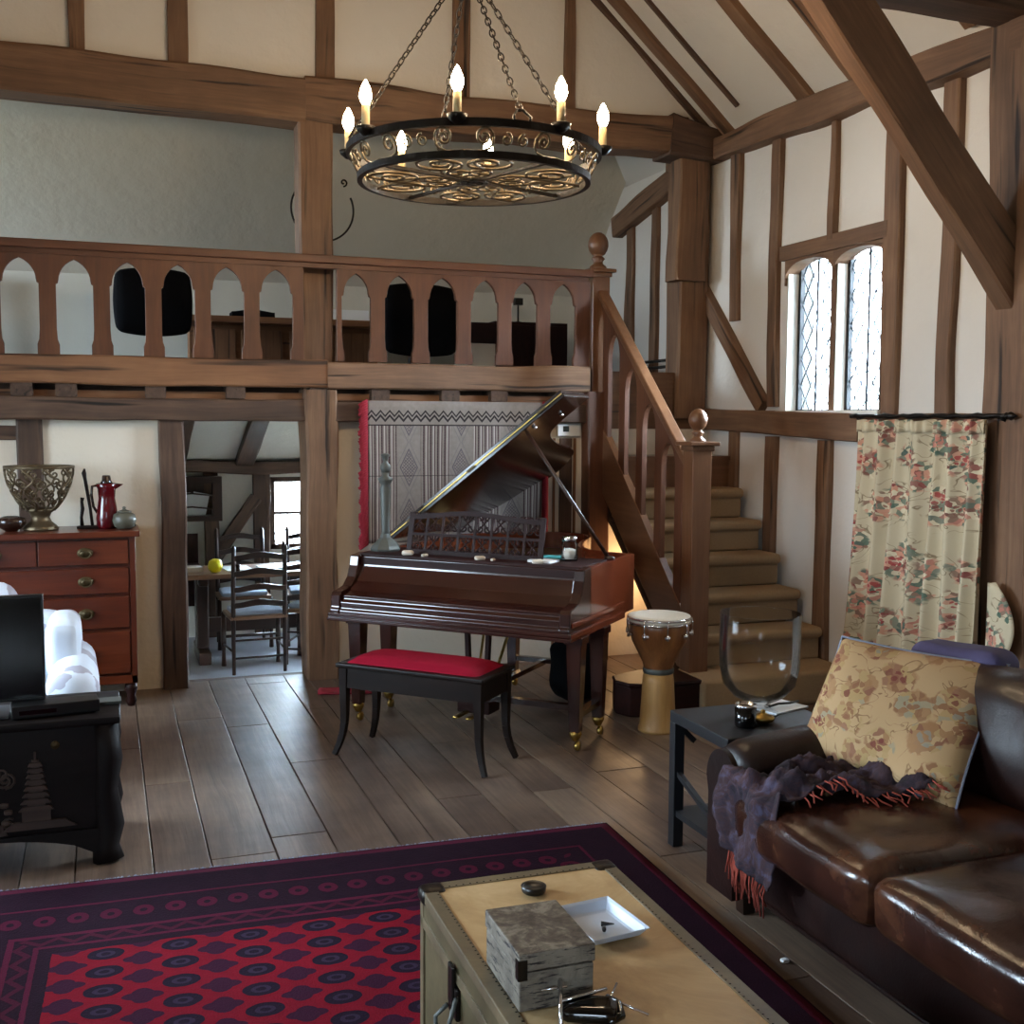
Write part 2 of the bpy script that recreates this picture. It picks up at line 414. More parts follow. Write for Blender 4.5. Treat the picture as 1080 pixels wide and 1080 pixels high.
# rug : object coordinates, origin at the far right corner, x to the right, y away
def m_rug():
    t = NT('bokhara_rug'); c = t.coord(); nz = t.noisec(c, 40, 2)
    cc = t.addv(c, nz, .006); x, y, z = t.xyz(cc)
    W, Hh = 2.66, 3.0
    dx = (x+W/2).abs()*-1+W/2; dy = (y+Hh/2).abs()*-1+Hh/2; e = dx.mn(dy)      # distance to the edge
    # border
    b1 = t.mix(t.noise(c, 18, 3), '#160815', '#26101f')
    # dots chain in the border
    ax = (dx.lt(dy)); s = x*(1-ax)+y*ax
    fx = (s/.105).fract()-.5; fy = (e-.30)/.075
    r = (fx*fx*2.6+fy*fy).pow(.5)
    chain = (r-.36).abs().lt(.17)
    b = t.mix(chain*.8, b1, '#54102a')
    stripes = (((e-.02).abs().lt(.016)).mx((e-.42).abs().lt(.01))).mx((e-.50).abs().lt(.008)).mx((e-.20).abs().lt(.006))
    b = t.mix(stripes*.75, b, '#5e1630')
    zz = (((s/.05).pingpong(1.)*.04+.44)-e).abs().lt(.012); b = t.mix(zz*.6, b, '#521228')
    # field of guls
    px, py = .222, .121
    gx = ((x+W-.60)/px).fract()-.5; gy = ((y+.54)/py).fract()-.5
    wob = t.noise(c, 26, 2)*.05
    rr = ((gx*gx)*(1/.062)+(gy*gy)*(1/.105)).pow(.5)+wob
    field = t.mix(t.noise(c, 30, 3), '#6c0818', '#860d22')
    g = t.mix(rr.lt(1.03), field, '#1c1222'); g = t.mix(rr.lt(.55), g, '#33283c'); g = t.mix(rr.lt(.3), g, '#1c1222')
    # dark flowers between columns (rows shifted half)
    hx = ((x+W-.60)/px+.5).fract()-.5; hy = ((y+.54)/py+.5).fract()-.5
    d1 = (hx*hx*(1/.03)+hy*hy*(1/.16)).pow(.5); d2 = (hx*hx*(1/.085)+hy*hy*(1/.05)).pow(.5)
    fl = (d1.mn(d2)+wob*3).lt(1.0)
    g = t.mix(fl*.9, g, '#23142a')
    inside = e.gt(.55)
    col = t.mix(inside, b, g)
    col = t.mix(t.noise(c, 2.2, 4)*.5, col, '#1c0a18')
    h = t.noise(c, 160, 2)
    return t.pbr(col, .95, 0, t.bump(h, .6, .004), Specular_IOR_Level=.08)
M['rug'] = m_rug()

# floral prints: bouquets of small painterly petals on a pale ground
def m_floral(name, base, base2, pal, stem, zone=3.4, fine=26., zr=.40, attr=False, big=None):
    t = NT(name); c = t.coord('Object') if not attr else t.attr('uvp')
    if not attr:
        x, y, z = t.xyz(c); c = t.vec(y, z, 0.)
    c1 = t.addv(c, t.noisec(c, zone*2.2, 3), .22/zone*2); c2 = t.addv(c, t.noisec(c, fine*.5, 2), 1.7/fine)
    col = t.mix(t.noise(c, 5, 3), base, base2)
    st = t.noise(c, zone*1.3, 2, .5, 1.0); sm = (st-.5).abs(); sm = t.math('SMOOTHSTEP' if False else 'MULTIPLY', (.012-sm)*120, 1., clamp=True)
    zd, zc = t.voro(c1, zone, dim='2D'); zx, zy, zz = t.xyz(zc)
    halo = ((zr+.22)-zd)*8
    col = t.mix(t.math('MULTIPLY', sm, halo, clamp=True)*.75, col, stem)
    fd, fc = t.voro(c2, fine, dim='2D'); fx, fy, fz = t.xyz(fc)
    petals = t.ramp(fx*.72+zx*.28, pal, 'CONSTANT')
    sh = t.mix(fy*.28, petals, base)
    keep = fz.gt(.16)
    edge = t.math('MULTIPLY', (zr-(zd+(t.noise(c2, fine*.6, 2)-.5)*.22))*14, 1., clamp=True)
    core = (zd.lt(zr*.38))
    col = t.mix(edge*keep*.92, col, sh)
    col = t.mix(core*fd.lt(.42)*.8, col, t.ramp(zy, big or pal[:2], 'CONSTANT'))
    return t.pbr(col, .88, 0, t.bump(t.noise(c, 120, 2), .15, .003))
M['chintz'] = m_floral('floral_chintz', '#c8ba9e', '#b9aa8c', [(.0, '#7c2228'), (.2, '#c4846c'), (.36, '#33574a'), (.5, '#d2c5a6'), (.62, '#6b3a30'), (.72, '#2c4a44'), (.82, '#b06a5c')], '#6f5a40', 5.2, 46., .46, big=[(0., '#9a2630'), (.45, '#c67a6a'), (.75, '#7a3a34')])
M['cushion'] = m_floral('floral_tapestry', '#b3936c', '#a2845c', [(.0, '#6e3a2a'), (.22, '#8c6440'), (.4, '#9a7f50'), (.6, '#7c5436'), (.78, '#84806a')], '#6a4a2c', 8.2, 44., .50, attr=True, big=[(0., '#6a2c24'), (.4, '#7d5236'), (.75, '#7f7d70')])
def m_chairfab():
    t = NT('pale_floral_fabric'); c = t.coord(); d, k = t.voro(t.addv(c, t.noisec(c, 9, 3), .12), 7); x, y, z = t.xyz(k)
    g = t.mix(t.noise(c, 12, 3), '#c9d3e2', '#dfe6f0')
    return t.pbr(t.mix(d.lt(.42)*x.gt(.45)*.7, g, '#8f8796'), .85, 0, t.bump(t.noise(c, 60, 2), .2, .004))
M['chairfab'] = m_chairfab()
def m_throw():
    t = NT('paisley_wool_throw'); c = t.coord(); n = t.noise(c, 11, 4, .7, 1.2); m = t.noise(c, 4, 2)
    a = t.ramp(n, [(.35, '#120d14'), (.47, '#2b1f2c'), (.55, '#3c2426'), (.68, '#48435a')])
    return t.pbr(t.mix((m-.35)*1.2, a, '#22141a'), .95, 0, t.bump(t.noise(c, 90, 3), .5, .004))
M['throw'] = m_throw()
# wall hanging : object coords x 0..1.25, z 0..0.9
def m_textile():
    t = NT('woven_wall_hanging'); c = t.coord(); x, y, z = t.xyz(c); nz = t.noise(c, 30, 3)
    P = .36; u = (x/P).fract(); band = u.lt(.54)
    base = t.mix(nz, '#6e6560', '#8d837b'); dark = '#241c1e'; mid = '#4a3236'
    st = (x/.0235).fract(); dots = ((z/.018).fract().lt(.5))*((x/.047).fract().lt(.5))
    a = t.mix(st.lt(.42), base, mid); a = t.mix(dots*st.lt(.22), a, dark)
    a = t.mix(((x/.0235/2).fract()-.5).abs().lt(.06), a, '#b5aca4')
    # diamond bands
    ux = (u-.77).abs()/.23; dz = ((z/.33).fract()-.5).abs()*2; dm = ux+dz
    lat = (((x+z)/.022).fract().lt(.3)).mx(((x-z)/.022).fract().lt(.3))
    b = t.mix((dm-.72).abs().lt(.05), base, '#5a5256'); b = t.mix(dm.lt(.62)*lat*.8, b, '#4a4046')
    b = t.mix((dm-1.05).abs().lt(.035)*.7, b, '#6a6064')
    col = t.mix(band, b, a)
    zz = (((x/.03).pingpong(1.)*.035+.80)-z).abs().lt(.009); zz2 = (((x/.03).pingpong(1.)*.035+.83)-z).abs().lt(.007)
    top = t.mix(zz.mx(zz2), base, dark); col = t.mix(z.gt(.775), col, top)
    col = t.mix((z-.772).abs().lt(.004), col, dark)
    col = t.mix((z-.44).abs().lt(.003)*.6, col, dark)
    return t.pbr(col, .95, 0, t.bump(nz+st*.3, .4, .004))
M['textile'] = m_textile()
# trunk hide
def m_hide(name, a, b, c):
    t = NT(name); o = t.coord(); n = t.noise(o, 3.4, 6, .7, .5); f = t.noise(o, 60, 3); s = t.noise(t.scale(o, (30, 1.5, 6)), 1, 3)
    col = t.ramp(n, [(.3, a), (.5, b), (.7, c)]); col = t.mix((s-.62)*1.5, col, a)
    return t.pbr(col, .42, 0, t.bump(f*.3+n, .2, .004), Coat_Weight=.12, Coat_Roughness=.3)
M['hide'] = m_hide('worn_tan_hide', '#96784f', '#b39468', '#c9ad82')
M['hide_edge'] = m_hide('worn_grey_brown_trim', '#3f3628', '#5a4f3b', '#77694f')
M['hide_side'] = m_hide('dull_olive_canvas', '#352e1c', '#4c442e', '#645a40')
def m_box():
    t = NT('distressed_painted_wood'); o = t.coord(); m = t.noise(o, 13, 5, .7, .6); g = t.noise(o, 60, 3)
    n = t.noise(t.scale(o, (16, 16, 120)), 1, 4, .7); nn = t.noise(t.scale(o, (30, 30, 6)), 1, 2)
    ge = t.n('ShaderNodeNewGeometry'); nx, ny, nz = t.xyz(V(t, ge.outputs['Normal'])); top = nz.gt(.6)
    side = t.mix(t.math('MULTIPLY', (.455-n)*16, 1., clamp=True), t.ramp(m, [(.35, '#574f46'), (.6, '#7d7568')]), '#1c1616')
    tp = t.ramp(m*.7+g*.3, [(.4, '#322a25'), (.5, '#544b42'), (.6, '#7d766a')])
    return t.pbr(t.mix(top, side, tp), .6, 0, t.bump(n+m, .5, .004))
M['box'] = m_box()
# floor boards
def m_boards():
    t = NT('worn_elm_boards'); g = t.attr('gc'); o = t.coord()
    w = t.addv(g, t.noisec(t.scale(g, (1, 4, 4)), 1.), .08)
    fine = t.noise(t.scale(w, (2.5, 60, 60)), 1, 4, .65); broad = t.noise(t.scale(w, (.7, 9, 9)), 1, 4, .6); patch = t.noise(o, 1.4, 5, .65)
    tone = t.noise(t.scale(g, (.05, .35, .35)), 1, 1)
    f = fine*.22+broad*.26+patch*.30+tone*.28
    col = t.ramp(f, [(.36, '#2d211a'), (.5, '#57453a'), (.68, '#85715f')])
    return t.pbr(col, t.noise(o, 5, 4)*.25+.30, 0, t.bump(fine*.5+broad+t.noise(o, 3, 2), .22, .006))
M['boards'] = m_boards()
# ------------------------------------------------------------------ shell
XR, XL, YB, YN = 4.3, -2.7, 7.28, -2.2
def struct(name, mb, m, label, cat, **k):
    return tag(mb.build(name, m, **k), label, cat, kind='structure')

# floor : worn boards of varying width running into the room
fb = MB(); x = XL; rnd = random.Random(3)
WID = [.25, .14, .15, .21, .23, .2, .2, .27, .22, .26, .24, .19, .28, .21, .25, .23]
xs = []
k = 0
while x < XR:
    w = WID[k % len(WID)]; k += 1
    y = YN+rnd.uniform(-1.5, 0); 
    while y < YB+.1:
        L = rnd.uniform(1.5, 3.4); y1 = min(y+L, YB+.12)
        if y1-max(y, YN) > .05:
            fb.bb(x+.0025, min(x+w-.0025, XR), max(y, YN), y1-.003, -.03, rnd.uniform(-.0015, .0005), axis=1)
        y += L
    x += w
struct('floor', fb, M['boards'], 'worn wide elm floorboards running into the room', 'floor', bevel=.0025)
sb = MB(); sb.bb(XL, XR, YN, YB+.13, -.12, -.032)
trim(sb, M['oak_dark'], 'dark underside showing between the floorboards', 'floor')

def wall_with_holes(mb, a0, a1, z0, z1, holes, t0, t1, plane):
    """plane 'x': wall in the YZ plane between x=t0..t1 ; 'y': in the XZ plane. holes = [(a0,a1,z0,z1)]"""
    cuts = sorted({a0, a1, *[h[0] for h in holes], *[h[1] for h in holes]})
    for p, q in zip(cuts[:-1], cuts[1:]):
        zc = [(z0, z1)]
        for h in holes:
            if h[0] <= p+1e-6 and h[1] >= q-1e-6:
                zc = [w for (s0, s1) in zc for w in ((s0, min(s1, h[2])), (max(s0, h[3]), s1)) if w[1]-w[0] > 1e-4]
        for s0, s1 in zc:
            if plane == 'x': mb.bb(t0, t1, p, q, s0, s1)
            else: mb.bb(p, q, t0, t1, s0, s1)

# right wall (x = 4.3) with the leaded window; continues past the loft
WY0, WY1, WZ0, WZ1 = 5.44, 6.47, 1.76, 2.80
wr = MB(); wall_with_holes(wr, YN, 9.95, 0, 3.72, [(WY0, WY1, WZ0, WZ1)], XR, XR+.2, 'x')
struct('wall_right', wr, M['plaster'], 'cream plaster infill of the timber framed right wall', 'wall')
# left wall with two daylight windows (outside the frame)
wl = MB(); wall_with_holes(wl, YN, 9.95, 0, 3.72, [(4.3, 6.3, .95, 2.3), (1.1, 2.1, 1.15, 2.1), (7.8, 9.6, 2.25, 3.5)], XL-.2, XL, 'x')
struct('wall_left', wl, M['plaster'], 'cream plaster left wall with daylight windows', 'wall')
# near wall behind the camera
wn = MB(); wall_with_holes(wn, XL-.2, XR+.2, 0, 3.72, [(-1.9, -.7, .9, 2.2)], YN-.2, YN, 'y')
RZ = 3.76; SL = .88; RX = (XR+XL)/2; RH = RZ+SL*(XR-RX)
wn.prism([(XL, 3.72), (XR, 3.72), (RX, RH)], YN-.2, YN, lambda a, b, t: (a, t, b))
struct('wall_near', wn, M['plaster'], 'cream gable wall with a wide window facing the piano', 'wall')
# back wall under the loft
wb = MB(); wall_with_holes(wb, XL, 3.35, 0, 1.75, [(.40, 1.26, 0, 1.70)], YB, YB+.16, 'y')
wb.bb(3.35, XR, YB, YB+.16, 0, 1.2); wb.bb(3.28, XR, 7.48, 7.62, 1.2, 1.64)
struct('wall_back', wb, M['plaster_warm'], 'warm cream plaster panels under the loft beside the doorway', 'wall')
# gable infill above the tie beam
wg = MB(); wg.prism([(XL, 3.85), (XR, 3.85), (XR, RZ-.02), (RX, RH), (XL, RZ-.02)], 7.42, 7.5, lambda a, b, t: (a, t, b))
struct('wall_gable', wg, M['plaster'], 'cream plaster panels above the long tie beam', 'wall')
# roof slopes (ceiling)
rf = MB()
for sg in (1, -1):
    xe = XR+.2 if sg > 0 else XL-.2; ze = RZ-SL*.2
    rf.prism([(xe, ze), (RX, RH), (RX, RH+.14), (xe, ze+.14)], YN-.2, 10.1, lambda a, b, t: (a, t, b))
struct('ceiling', rf, M['plaster'], 'pale plaster roof slope between dark rafters', 'ceiling')
# loft: back wall and hipped slope, floor
lb = MB(); lb.bb(XL, XR, 9.9, 10.05, 1.95, 2.9)
struct('wall_loft', lb, M['plaster_cool'], 'low blue grey wall at the back of the loft', 'wall')
lh = MB(); lh.prism([(9.95, 2.82), (7.95, 4.75), (8.0, 4.9), (10.1, 2.95)], XL, XR, lambda a, b, t: (t, a, b))
lh.bb(XL, XR, 7.45, 8.0, 4.72, 4.85)
struct('ceiling_loft', lh, M['plaster_cool'], 'smooth sloping plaster ceiling behind the loft railing', 'ceiling')
lf = MB(); lf.bb(XL, 3.28, 7.3, 9.9, 1.96, 2.05); lf.bb(3.28, XR, 7.66, 9.9, 1.96, 2.05)
struct('floor_loft', lf, M['oak_dark'], 'dark boarded loft floor', 'floor')

# dining room seen through the doorway: lower floor, lean-to ceiling, far wall with window
DZ = -.30
dn = MB(); dn.bb(-1.6, 3.3, YB+.12, 10.6, DZ-.1, DZ)
struct('floor_dining', dn, M['ironfloor'], 'pale shiny floor of the dining room beyond the doorway', 'floor')
ds = MB(); ds.bb(.3, 1.3, YB+.0, YB+.2, DZ, -.004)
struct('door_1', ds, M['oak_dark'], 'dark wooden threshold of the doorway to the dining room', 'doorway')
dw = MB(); wall_with_holes(dw, -1.6, 3.3, DZ, 1.9, [(1.43, 2.3, .48, 1.16)], 10.5, 10.65, 'y')
wall_with_holes(dw, YB+.16, 10.5, DZ, 1.96, [(7.9, 10.2, .1, 1.55)], 3.3, 3.45, 'x')
dw.bb(-1.75, -1.6, YB+.16, 10.6, DZ, 1.96)
struct('wall_dining', dw, M['plaster_white'], 'white plaster dining room wall beyond the doorway', 'wall')
dc = MB(); dc.prism([(10.55, 1.28), (8.55, 1.95), (8.55, 2.0), (10.6, 1.38)], -1.6, 3.3, lambda a, b, t: (t, a, b))
dc.bb(-1.6, 3.3, YB+.16, 8.55, 1.93, 1.99)
struct('ceiling_dining', dc, M['plaster_white'], 'low sloping white ceiling of the dining room', 'ceiling')
# landscape outside
gr = MB(); gr.bb(-40, 40, -40, 40, -.6, -.5)
struct('ground', gr, M['stonedark'], 'garden ground outside the windows', 'ground')

# ------------------------------------------------------------------ timbers, right wall
OA, OD = M['oak'], M['oak_dark']
pf = XR-.035                         # face of the studs
def stud(y, z0, z1, w, lab, y1=None, m=OA, d=.12, bow=0., x=None):
    b = MB(); xx = (pf+d/2-.005) if x is None else x
    b.beam((xx, y, z0), (xx, y if y1 is None else y1, z1), d, w, up=(0, 1, 0), jit=.012, bow=bow)
    return trim(b, m, lab, 'post')
b = MB(); b.beam((XR-.0, 8.0, 3.705), (XR-.0, 4.45, 3.585), .22, .17, jit=.02, seg=26); trim(b, OA, 'long oak wall plate along the top of the right wall', 'beam')
b = MB(); b.beam((XR-.0, 4.45, 3.585), (XR-.0, YN, 3.6), .22, .17, jit=.02); trim(b, OA, 'oak wall plate above the sofa end of the right wall')
b = MB(); b.beam((XR+.0, 7.75, 1.725), (XR+.0, 5.6, 1.665), .13, .165, jit=.012); b.beam((XR+.0, 5.6, 1.665), (XR, 4.5, 1.66), .13, .165, jit=.01)
trim(b, OA, 'horizontal oak rail below the leaded window')
stud(7.11, 2.42, 3.63, .105, 'short oak stud whose foot meets the diagonal brace', m=OA)
stud(6.585, 1.80, 3.62, .10, 'oak stud just left of the leaded window', bow=.02)
stud(5.965, 2.83, 3.58, .055, 'thin short oak stud above the window mullion')
stud(5.385, 1.74, 3.55, .14, 'broad oak stud just right of the leaded window')
stud(4.925, 1.70, 3.54, .12, 'oak stud behind the lower half of the great brace')
b = MB(); b.beam((XR, 7.66, 2.80), (XR, 6.68, 1.80), .12, .125, up=(1, 0, 0), jit=.012); 
trim(b, OA, 'diagonal oak brace from the corner post down to the rail', 'brace')
b = MB(); b.bb(pf-.006, pf+.02, 6.42, 6.85, 1.66, 1.725); trim(b, M['oak_dark'], 'dark flat patch let into the rail below the window', 'plaque')
# below the rail
stud(6.58, .45, 1.60, .125, 'oak stud rising beside the middle stairs', bow=.01)
stud(5.98, .10, 1.585, .135, 'oak stud rising from the foot of the stairs')
stud(7.08, .9, 1.63, .12, 'oak stud at the top of the carpeted stairs')
stud(5.45, .05, 1.6, .12, 'oak stud hidden behind the floral curtain')
# corner post with jowl
b = MB(); b.beam((4.14, 7.56, 1.72), (4.14, 7.56, 3.75), .25, .22, up=(0, 1, 0), jit=.01); b.beam((4.08, 7.46, 2.73), (4.08, 7.46, 3.62), .24, .16, up=(0, 1, 0), jit=.015)
trim(b, OA, 'stout oak corner post with a thicker upper part under the tie beam', 'post')
b = MB(); b.bb(3.3, 4.28, 7.50, 7.66, 1.62, 2.06); trim(b, OA, 'oak rail at the head of the stairs', 'beam')
# beyond: loft part of the right wall
stud(8.83, 2.05, 3.42, .13, 'oak stud of the loft wall furthest from the corner post')
stud(8.36, 2.05, 3.58, .10, 'oak stud of the loft wall nearest the corner post')
b = MB(); b.beam((XR-.02, 9.05, 3.38), (XR-.02, 7.9, 3.62), .14, .18, jit=.015); trim(b, OA, 'sloping oak plate end in the loft beside the corner post')
# iron rail bits on landing
b = MB()
for dz in (0, .05): b.tube([(4.12, 7.72, 2.12+dz), (4.12, 8.5, 2.12+dz)], .012)
tag(b.build('grab_rail', M['iron']), 'short pair of black iron bars at the head of the stairs behind the corner post', 'rail')

# ------------------------------------------------------------------ window 1 (right wall, two arched lights)
w1 = thing('window_1', 'twin arched leaded window in the right wall above the stairs', 'window', (XR, 5.955, WZ0)); w1['kind'] = 'structure'
hw = (WY1-WY0)/2; ym = 5.955
def arch_frame(mb, y0, y1, z0, zs, rise, ztop, x0, x1):
    """spandrel above one light: solid between arch soffit and ztop"""
    n = 14; pts = [(y0, ztop)]
    for i in range(n+1):
        a = PI*i/n; c = math.cos(a); s = math.sin(a)
        pts.append(((y0+y1)/2-(y1-y0)/2*(abs(c)**.8*(1 if c > 0 else -1)), zs+rise*s**.8 if s > 1e-6 else zs))
    pts.append((y1, ztop))
    mb.prism(pts, x0, x1, lambda a, b, t: (t, a-0, b))
fr = MB()
lights = [(WY0+.01, ym-.02), (ym+.02, WY1-.01)]
for (y0, y1) in lights: arch_frame(fr, y0-.02, y1+.02, WZ0, 2.60, .15, WZ1+.05, XR-.02, XR+.09)
fr.bb(XR-.01, XR+.075, ym-.022, ym+.022, WZ0, 2.72, axis=2)
fr.bb(XR-.045, XR+.1, WY0-.02, WY1+.04, 2.765, 2.86, axis=1)
o = fr.build('mullion_and_head', OA, w1); o.location = (-XR, -ym, -WZ0); o.name = 'window_frame'
sl = MB(); sl.bb(XR-.06, XR+.2, WY0-.01, WY1+.02, WZ0-.012, WZ0+.012, axis=1); o = sl.build('window_sill', M['plaster_white'], w1); o.location = (-XR, -ym, -WZ0)
rv = MB(); rv.bb(XR+.0, XR+.2, WY1-.012, WY1+.004, WZ0, WZ1); rv.bb(XR+.0, XR+.07, ym-.03, ym-.022, WZ0, WZ1-.12)
o = rv.build('reveal', M['plaster_white'], w1); o.location = (-XR, -ym, -WZ0)
for k, (y0, y1) in enumerate(lights):
    g = MB(); g.bb(XR+.100, XR+.103, y0, y1, WZ0, WZ1)
    o = g.build('pane', M['pane'], w1); o.location = (-XR, -ym, -WZ0)
    L = MB(); W = y1-y0; dy = .115; dz = .18; x = XR+.097
    for s in (1, -1):
        c = -12
        while c < 14:
            # line y = y0 + t, z = WZ0 + s*(t*dz/dy) + c*dz
            pts = []
            for t in (0, W):
                pts.append((t, s*t*dz/dy+c*dz))
            (ta, za), (tb, zb) = pts; H = WZ1-WZ0
            def clip(ta, za, tb, zb):
                if za == zb: return None
                res = []
                for t, z, t2, z2 in ((ta, za, tb, zb), (tb, zb, ta, za)):
                    if z < 0: f = (0-z)/(z2-z); t, z = t+(t2-t)*f, 0
                    elif z > H: f = (H-z)/(z2-z); t, z = t+(t2-t)*f, H
                    res.append((t, z))
                return res
            if not (max(za, zb) <= 0 or min(za, zb) >= H):
                (a, b_), (c_, d_) = clip(ta, za, tb, zb)
                L.bar((x, y0+a, WZ0+b_), (x, y0+c_, WZ0+d_), .0065, .0065, up=(1, 0, 0))
            c += 1
    o = L.build('leading', M['lead'], w1); o.location = (-XR, -ym, -WZ0)
    S = MB(); S.tube([(x-.02, (y0+y1)/2+.02, WZ0), (x-.02, (y0+y1)/2+.02, WZ1)], .007)
    S.bb(x-.02, x+.01, y1-.03, y1, WZ0, WZ1-.06, axis=2); S.bb(x-.02, x+.01, y0, y0+.012, WZ0, WZ1-.06, axis=2)
    S.bb(x-.02, x+.01, y0, y1, WZ0, WZ0+.02, axis=1)
    o = S.build('casement', M['lead'], w1); o.location = (-XR, -ym, -WZ0)
# outside-frame windows (left, near, loft, dining)
NW = [1]
def plain_window(x0, x1, y0, y1, z0, z1, lab, bars=3):
    NW[0] += 1; c = ((x0+x1)/2, (y0+y1)/2, z0)
    w = thing('window_%d' % NW[0], lab, 'window', c); w['kind'] = 'structure'
    f = MB(); alongx = (x1-x0) > (y1-y0)
    a0, a1 = (x0, x1) if alongx else (y0, y1); m = ((y0+y1)/2 if alongx else (x0+x1)/2)
    def bx(p, q, r, s, d=.05):
        if alongx: f.bb(p, q, m-d/2, m+d/2, r, s)
        else: f.bb(m-d/2, m+d/2, p, q, r, s)
    bx(a0, a1, z0, z0+.05); bx(a0, a1, z1-.05, z1)
    for i in range(bars+1):
        t = a0+.025+(a1-a0-.05)*i/bars; bx(t-.025, t+.025, z0, z1)
    bx(a0, a1, (z0+z1)/2-.012, (z0+z1)/2+.012, .03)
    o = f.build('window_frame', M['oak_dark'], w); o.location = tuple(-q for q in c)
    g = MB()
    if alongx: g.bb(a0, a1, m-.002, m+.002, z0, z1)
    else: g.bb(m-.002, m+.002, a0, a1, z0, z1)
    o = g.build('pane', M['pane'], w); o.location = tuple(-q for q in c)
    return w
plain_window(XL-.12, XL-.08, 4.3, 6.3, .95, 2.3, 'casement window in the left wall beside the armchair')
plain_window(XL-.12, XL-.08, 1.1, 2.1, 1.15, 2.1, 'casement window in the left wall nearest the camera')
plain_window(XL-.12, XL-.08, 7.8, 9.6, 2.25, 3.5, 'window lighting the loft')
plain_window(-1.9, -.7, YN-.12, YN-.08, .9, 2.2, 'casement window behind the camera', 2)
plain_window(3.35, 3.39, 7.9, 10.2, .1, 1.55, 'side window of the dining room')
w5 = plain_window(1.43, 2.3, 10.55, 10.58, .48, 1.16, 'bright leaded window at the far end of the dining room', 1)
L = MB()
for i in range(8):
    for s in (1, -1):
        L.bar((1.45+i*.11, 10.55, .5), (1.45+i*.11+s*.38, 10.55, 1.14), .005, .005, up=(0, 1, 0))
o = L.build('leading', M['lead'], w5); o.location = tuple(-q for q in w5.location)

# ------------------------------------------------------------------ timbers, back wall
OF = YB-.03
def vpost(x0, x1, z0, z1, lab, m=OA, y=OF, d=.16, dx=0., jit=.012):
    b = MB(); b.beam(((x0+x1)/2, y+d/2, z0), ((x0+x1)/2+dx, y+d/2, z1), x1-x0, d, up=(0, 1, 0), jit=jit)
    return trim(b, m, lab, 'post')
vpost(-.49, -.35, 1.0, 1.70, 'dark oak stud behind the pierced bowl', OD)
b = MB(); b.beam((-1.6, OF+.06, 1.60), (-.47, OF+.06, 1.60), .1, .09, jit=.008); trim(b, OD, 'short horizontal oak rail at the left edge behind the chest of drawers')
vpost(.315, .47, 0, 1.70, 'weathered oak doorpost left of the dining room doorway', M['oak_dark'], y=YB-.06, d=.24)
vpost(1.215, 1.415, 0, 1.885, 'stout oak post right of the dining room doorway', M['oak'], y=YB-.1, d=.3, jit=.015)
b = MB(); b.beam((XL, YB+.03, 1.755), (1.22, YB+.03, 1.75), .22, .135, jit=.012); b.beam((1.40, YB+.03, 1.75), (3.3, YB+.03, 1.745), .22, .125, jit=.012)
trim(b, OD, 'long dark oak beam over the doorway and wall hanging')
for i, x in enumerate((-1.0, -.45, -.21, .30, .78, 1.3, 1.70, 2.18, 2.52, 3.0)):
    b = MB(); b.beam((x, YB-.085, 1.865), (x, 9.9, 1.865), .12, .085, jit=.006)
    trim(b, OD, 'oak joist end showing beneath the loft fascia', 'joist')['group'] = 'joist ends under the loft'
b = MB(); b.bb(XL, 3.3, YB+.11, YB+.14, 1.80, 1.97); trim(b, M['oak_dark'], 'added dark board keeping light out of the gap between the joist ends')  # added behind the joists so no light shows and the gaps stay dark
b = MB(); b.bb(XL, 3.3, YB-.02, YB+.1, 1.82, 1.865); trim(b, M['oak_light'], 'pale batten between the joist ends')
b = MB(); b.beam((XL, 7.24, 1.985), (1.35, 7.24, 1.985), .14, .175, jit=.006); trim(b, M['oak_light'], 'smooth light oak fascia beam under the left half of the railing')
b = MB(); b.beam((1.35, 7.24, 1.98), (3.18, 7.24, 1.98), .14, .17, jit=.012); trim(b, OA, 'rough knotted oak fascia beam under the right half of the railing')
# tall post above + tie beam + gable studs
b = MB(); b.beam((1.315, 7.43, 1.80), (1.315, 7.43, 3.68), .215, .2, up=(0, 1, 0), jit=.008); trim(b, OA, 'tall oak post rising behind the railing to the tie beam', 'post')
b = MB(); b.beam((XL, 7.44, 3.76), (1.25, 7.44, 3.73), .26, .28, jit=.014, seg=26); b.beam((1.25, 7.44, 3.73), (4.0, 7.44, 3.745), .26, .26, jit=.02, w1=.26, h1=.25)
trim(b, OA, 'massive hewn tie beam spanning the hall above the loft')
b = MB(); b.beam((3.86, 7.44, 3.745), (4.28, 7.44, 3.70), .28, .30, jit=.02, h1=.2); trim(b, OD, 'dark gnarled oak end block where tie beam meets the wall plate', 'block')
for x, w, lab in ((-.105, .09, 'leftmost short stud above the tie beam'), (.48, .12, 'second short stud above the tie beam'), (1.39, .125, 'short stud above the tall post'), (2.31, .12, 'short stud behind the chandelier chains'), (3.10, .075, 'thin stud at the right of the gable')):
    b = MB(); b.beam((x, 7.42, 3.85), (x, 7.42, RH-.1-abs(x-RX)*SL), w, .08, up=(0, 1, 0), jit=.008); trim(b, OA, lab, 'post')
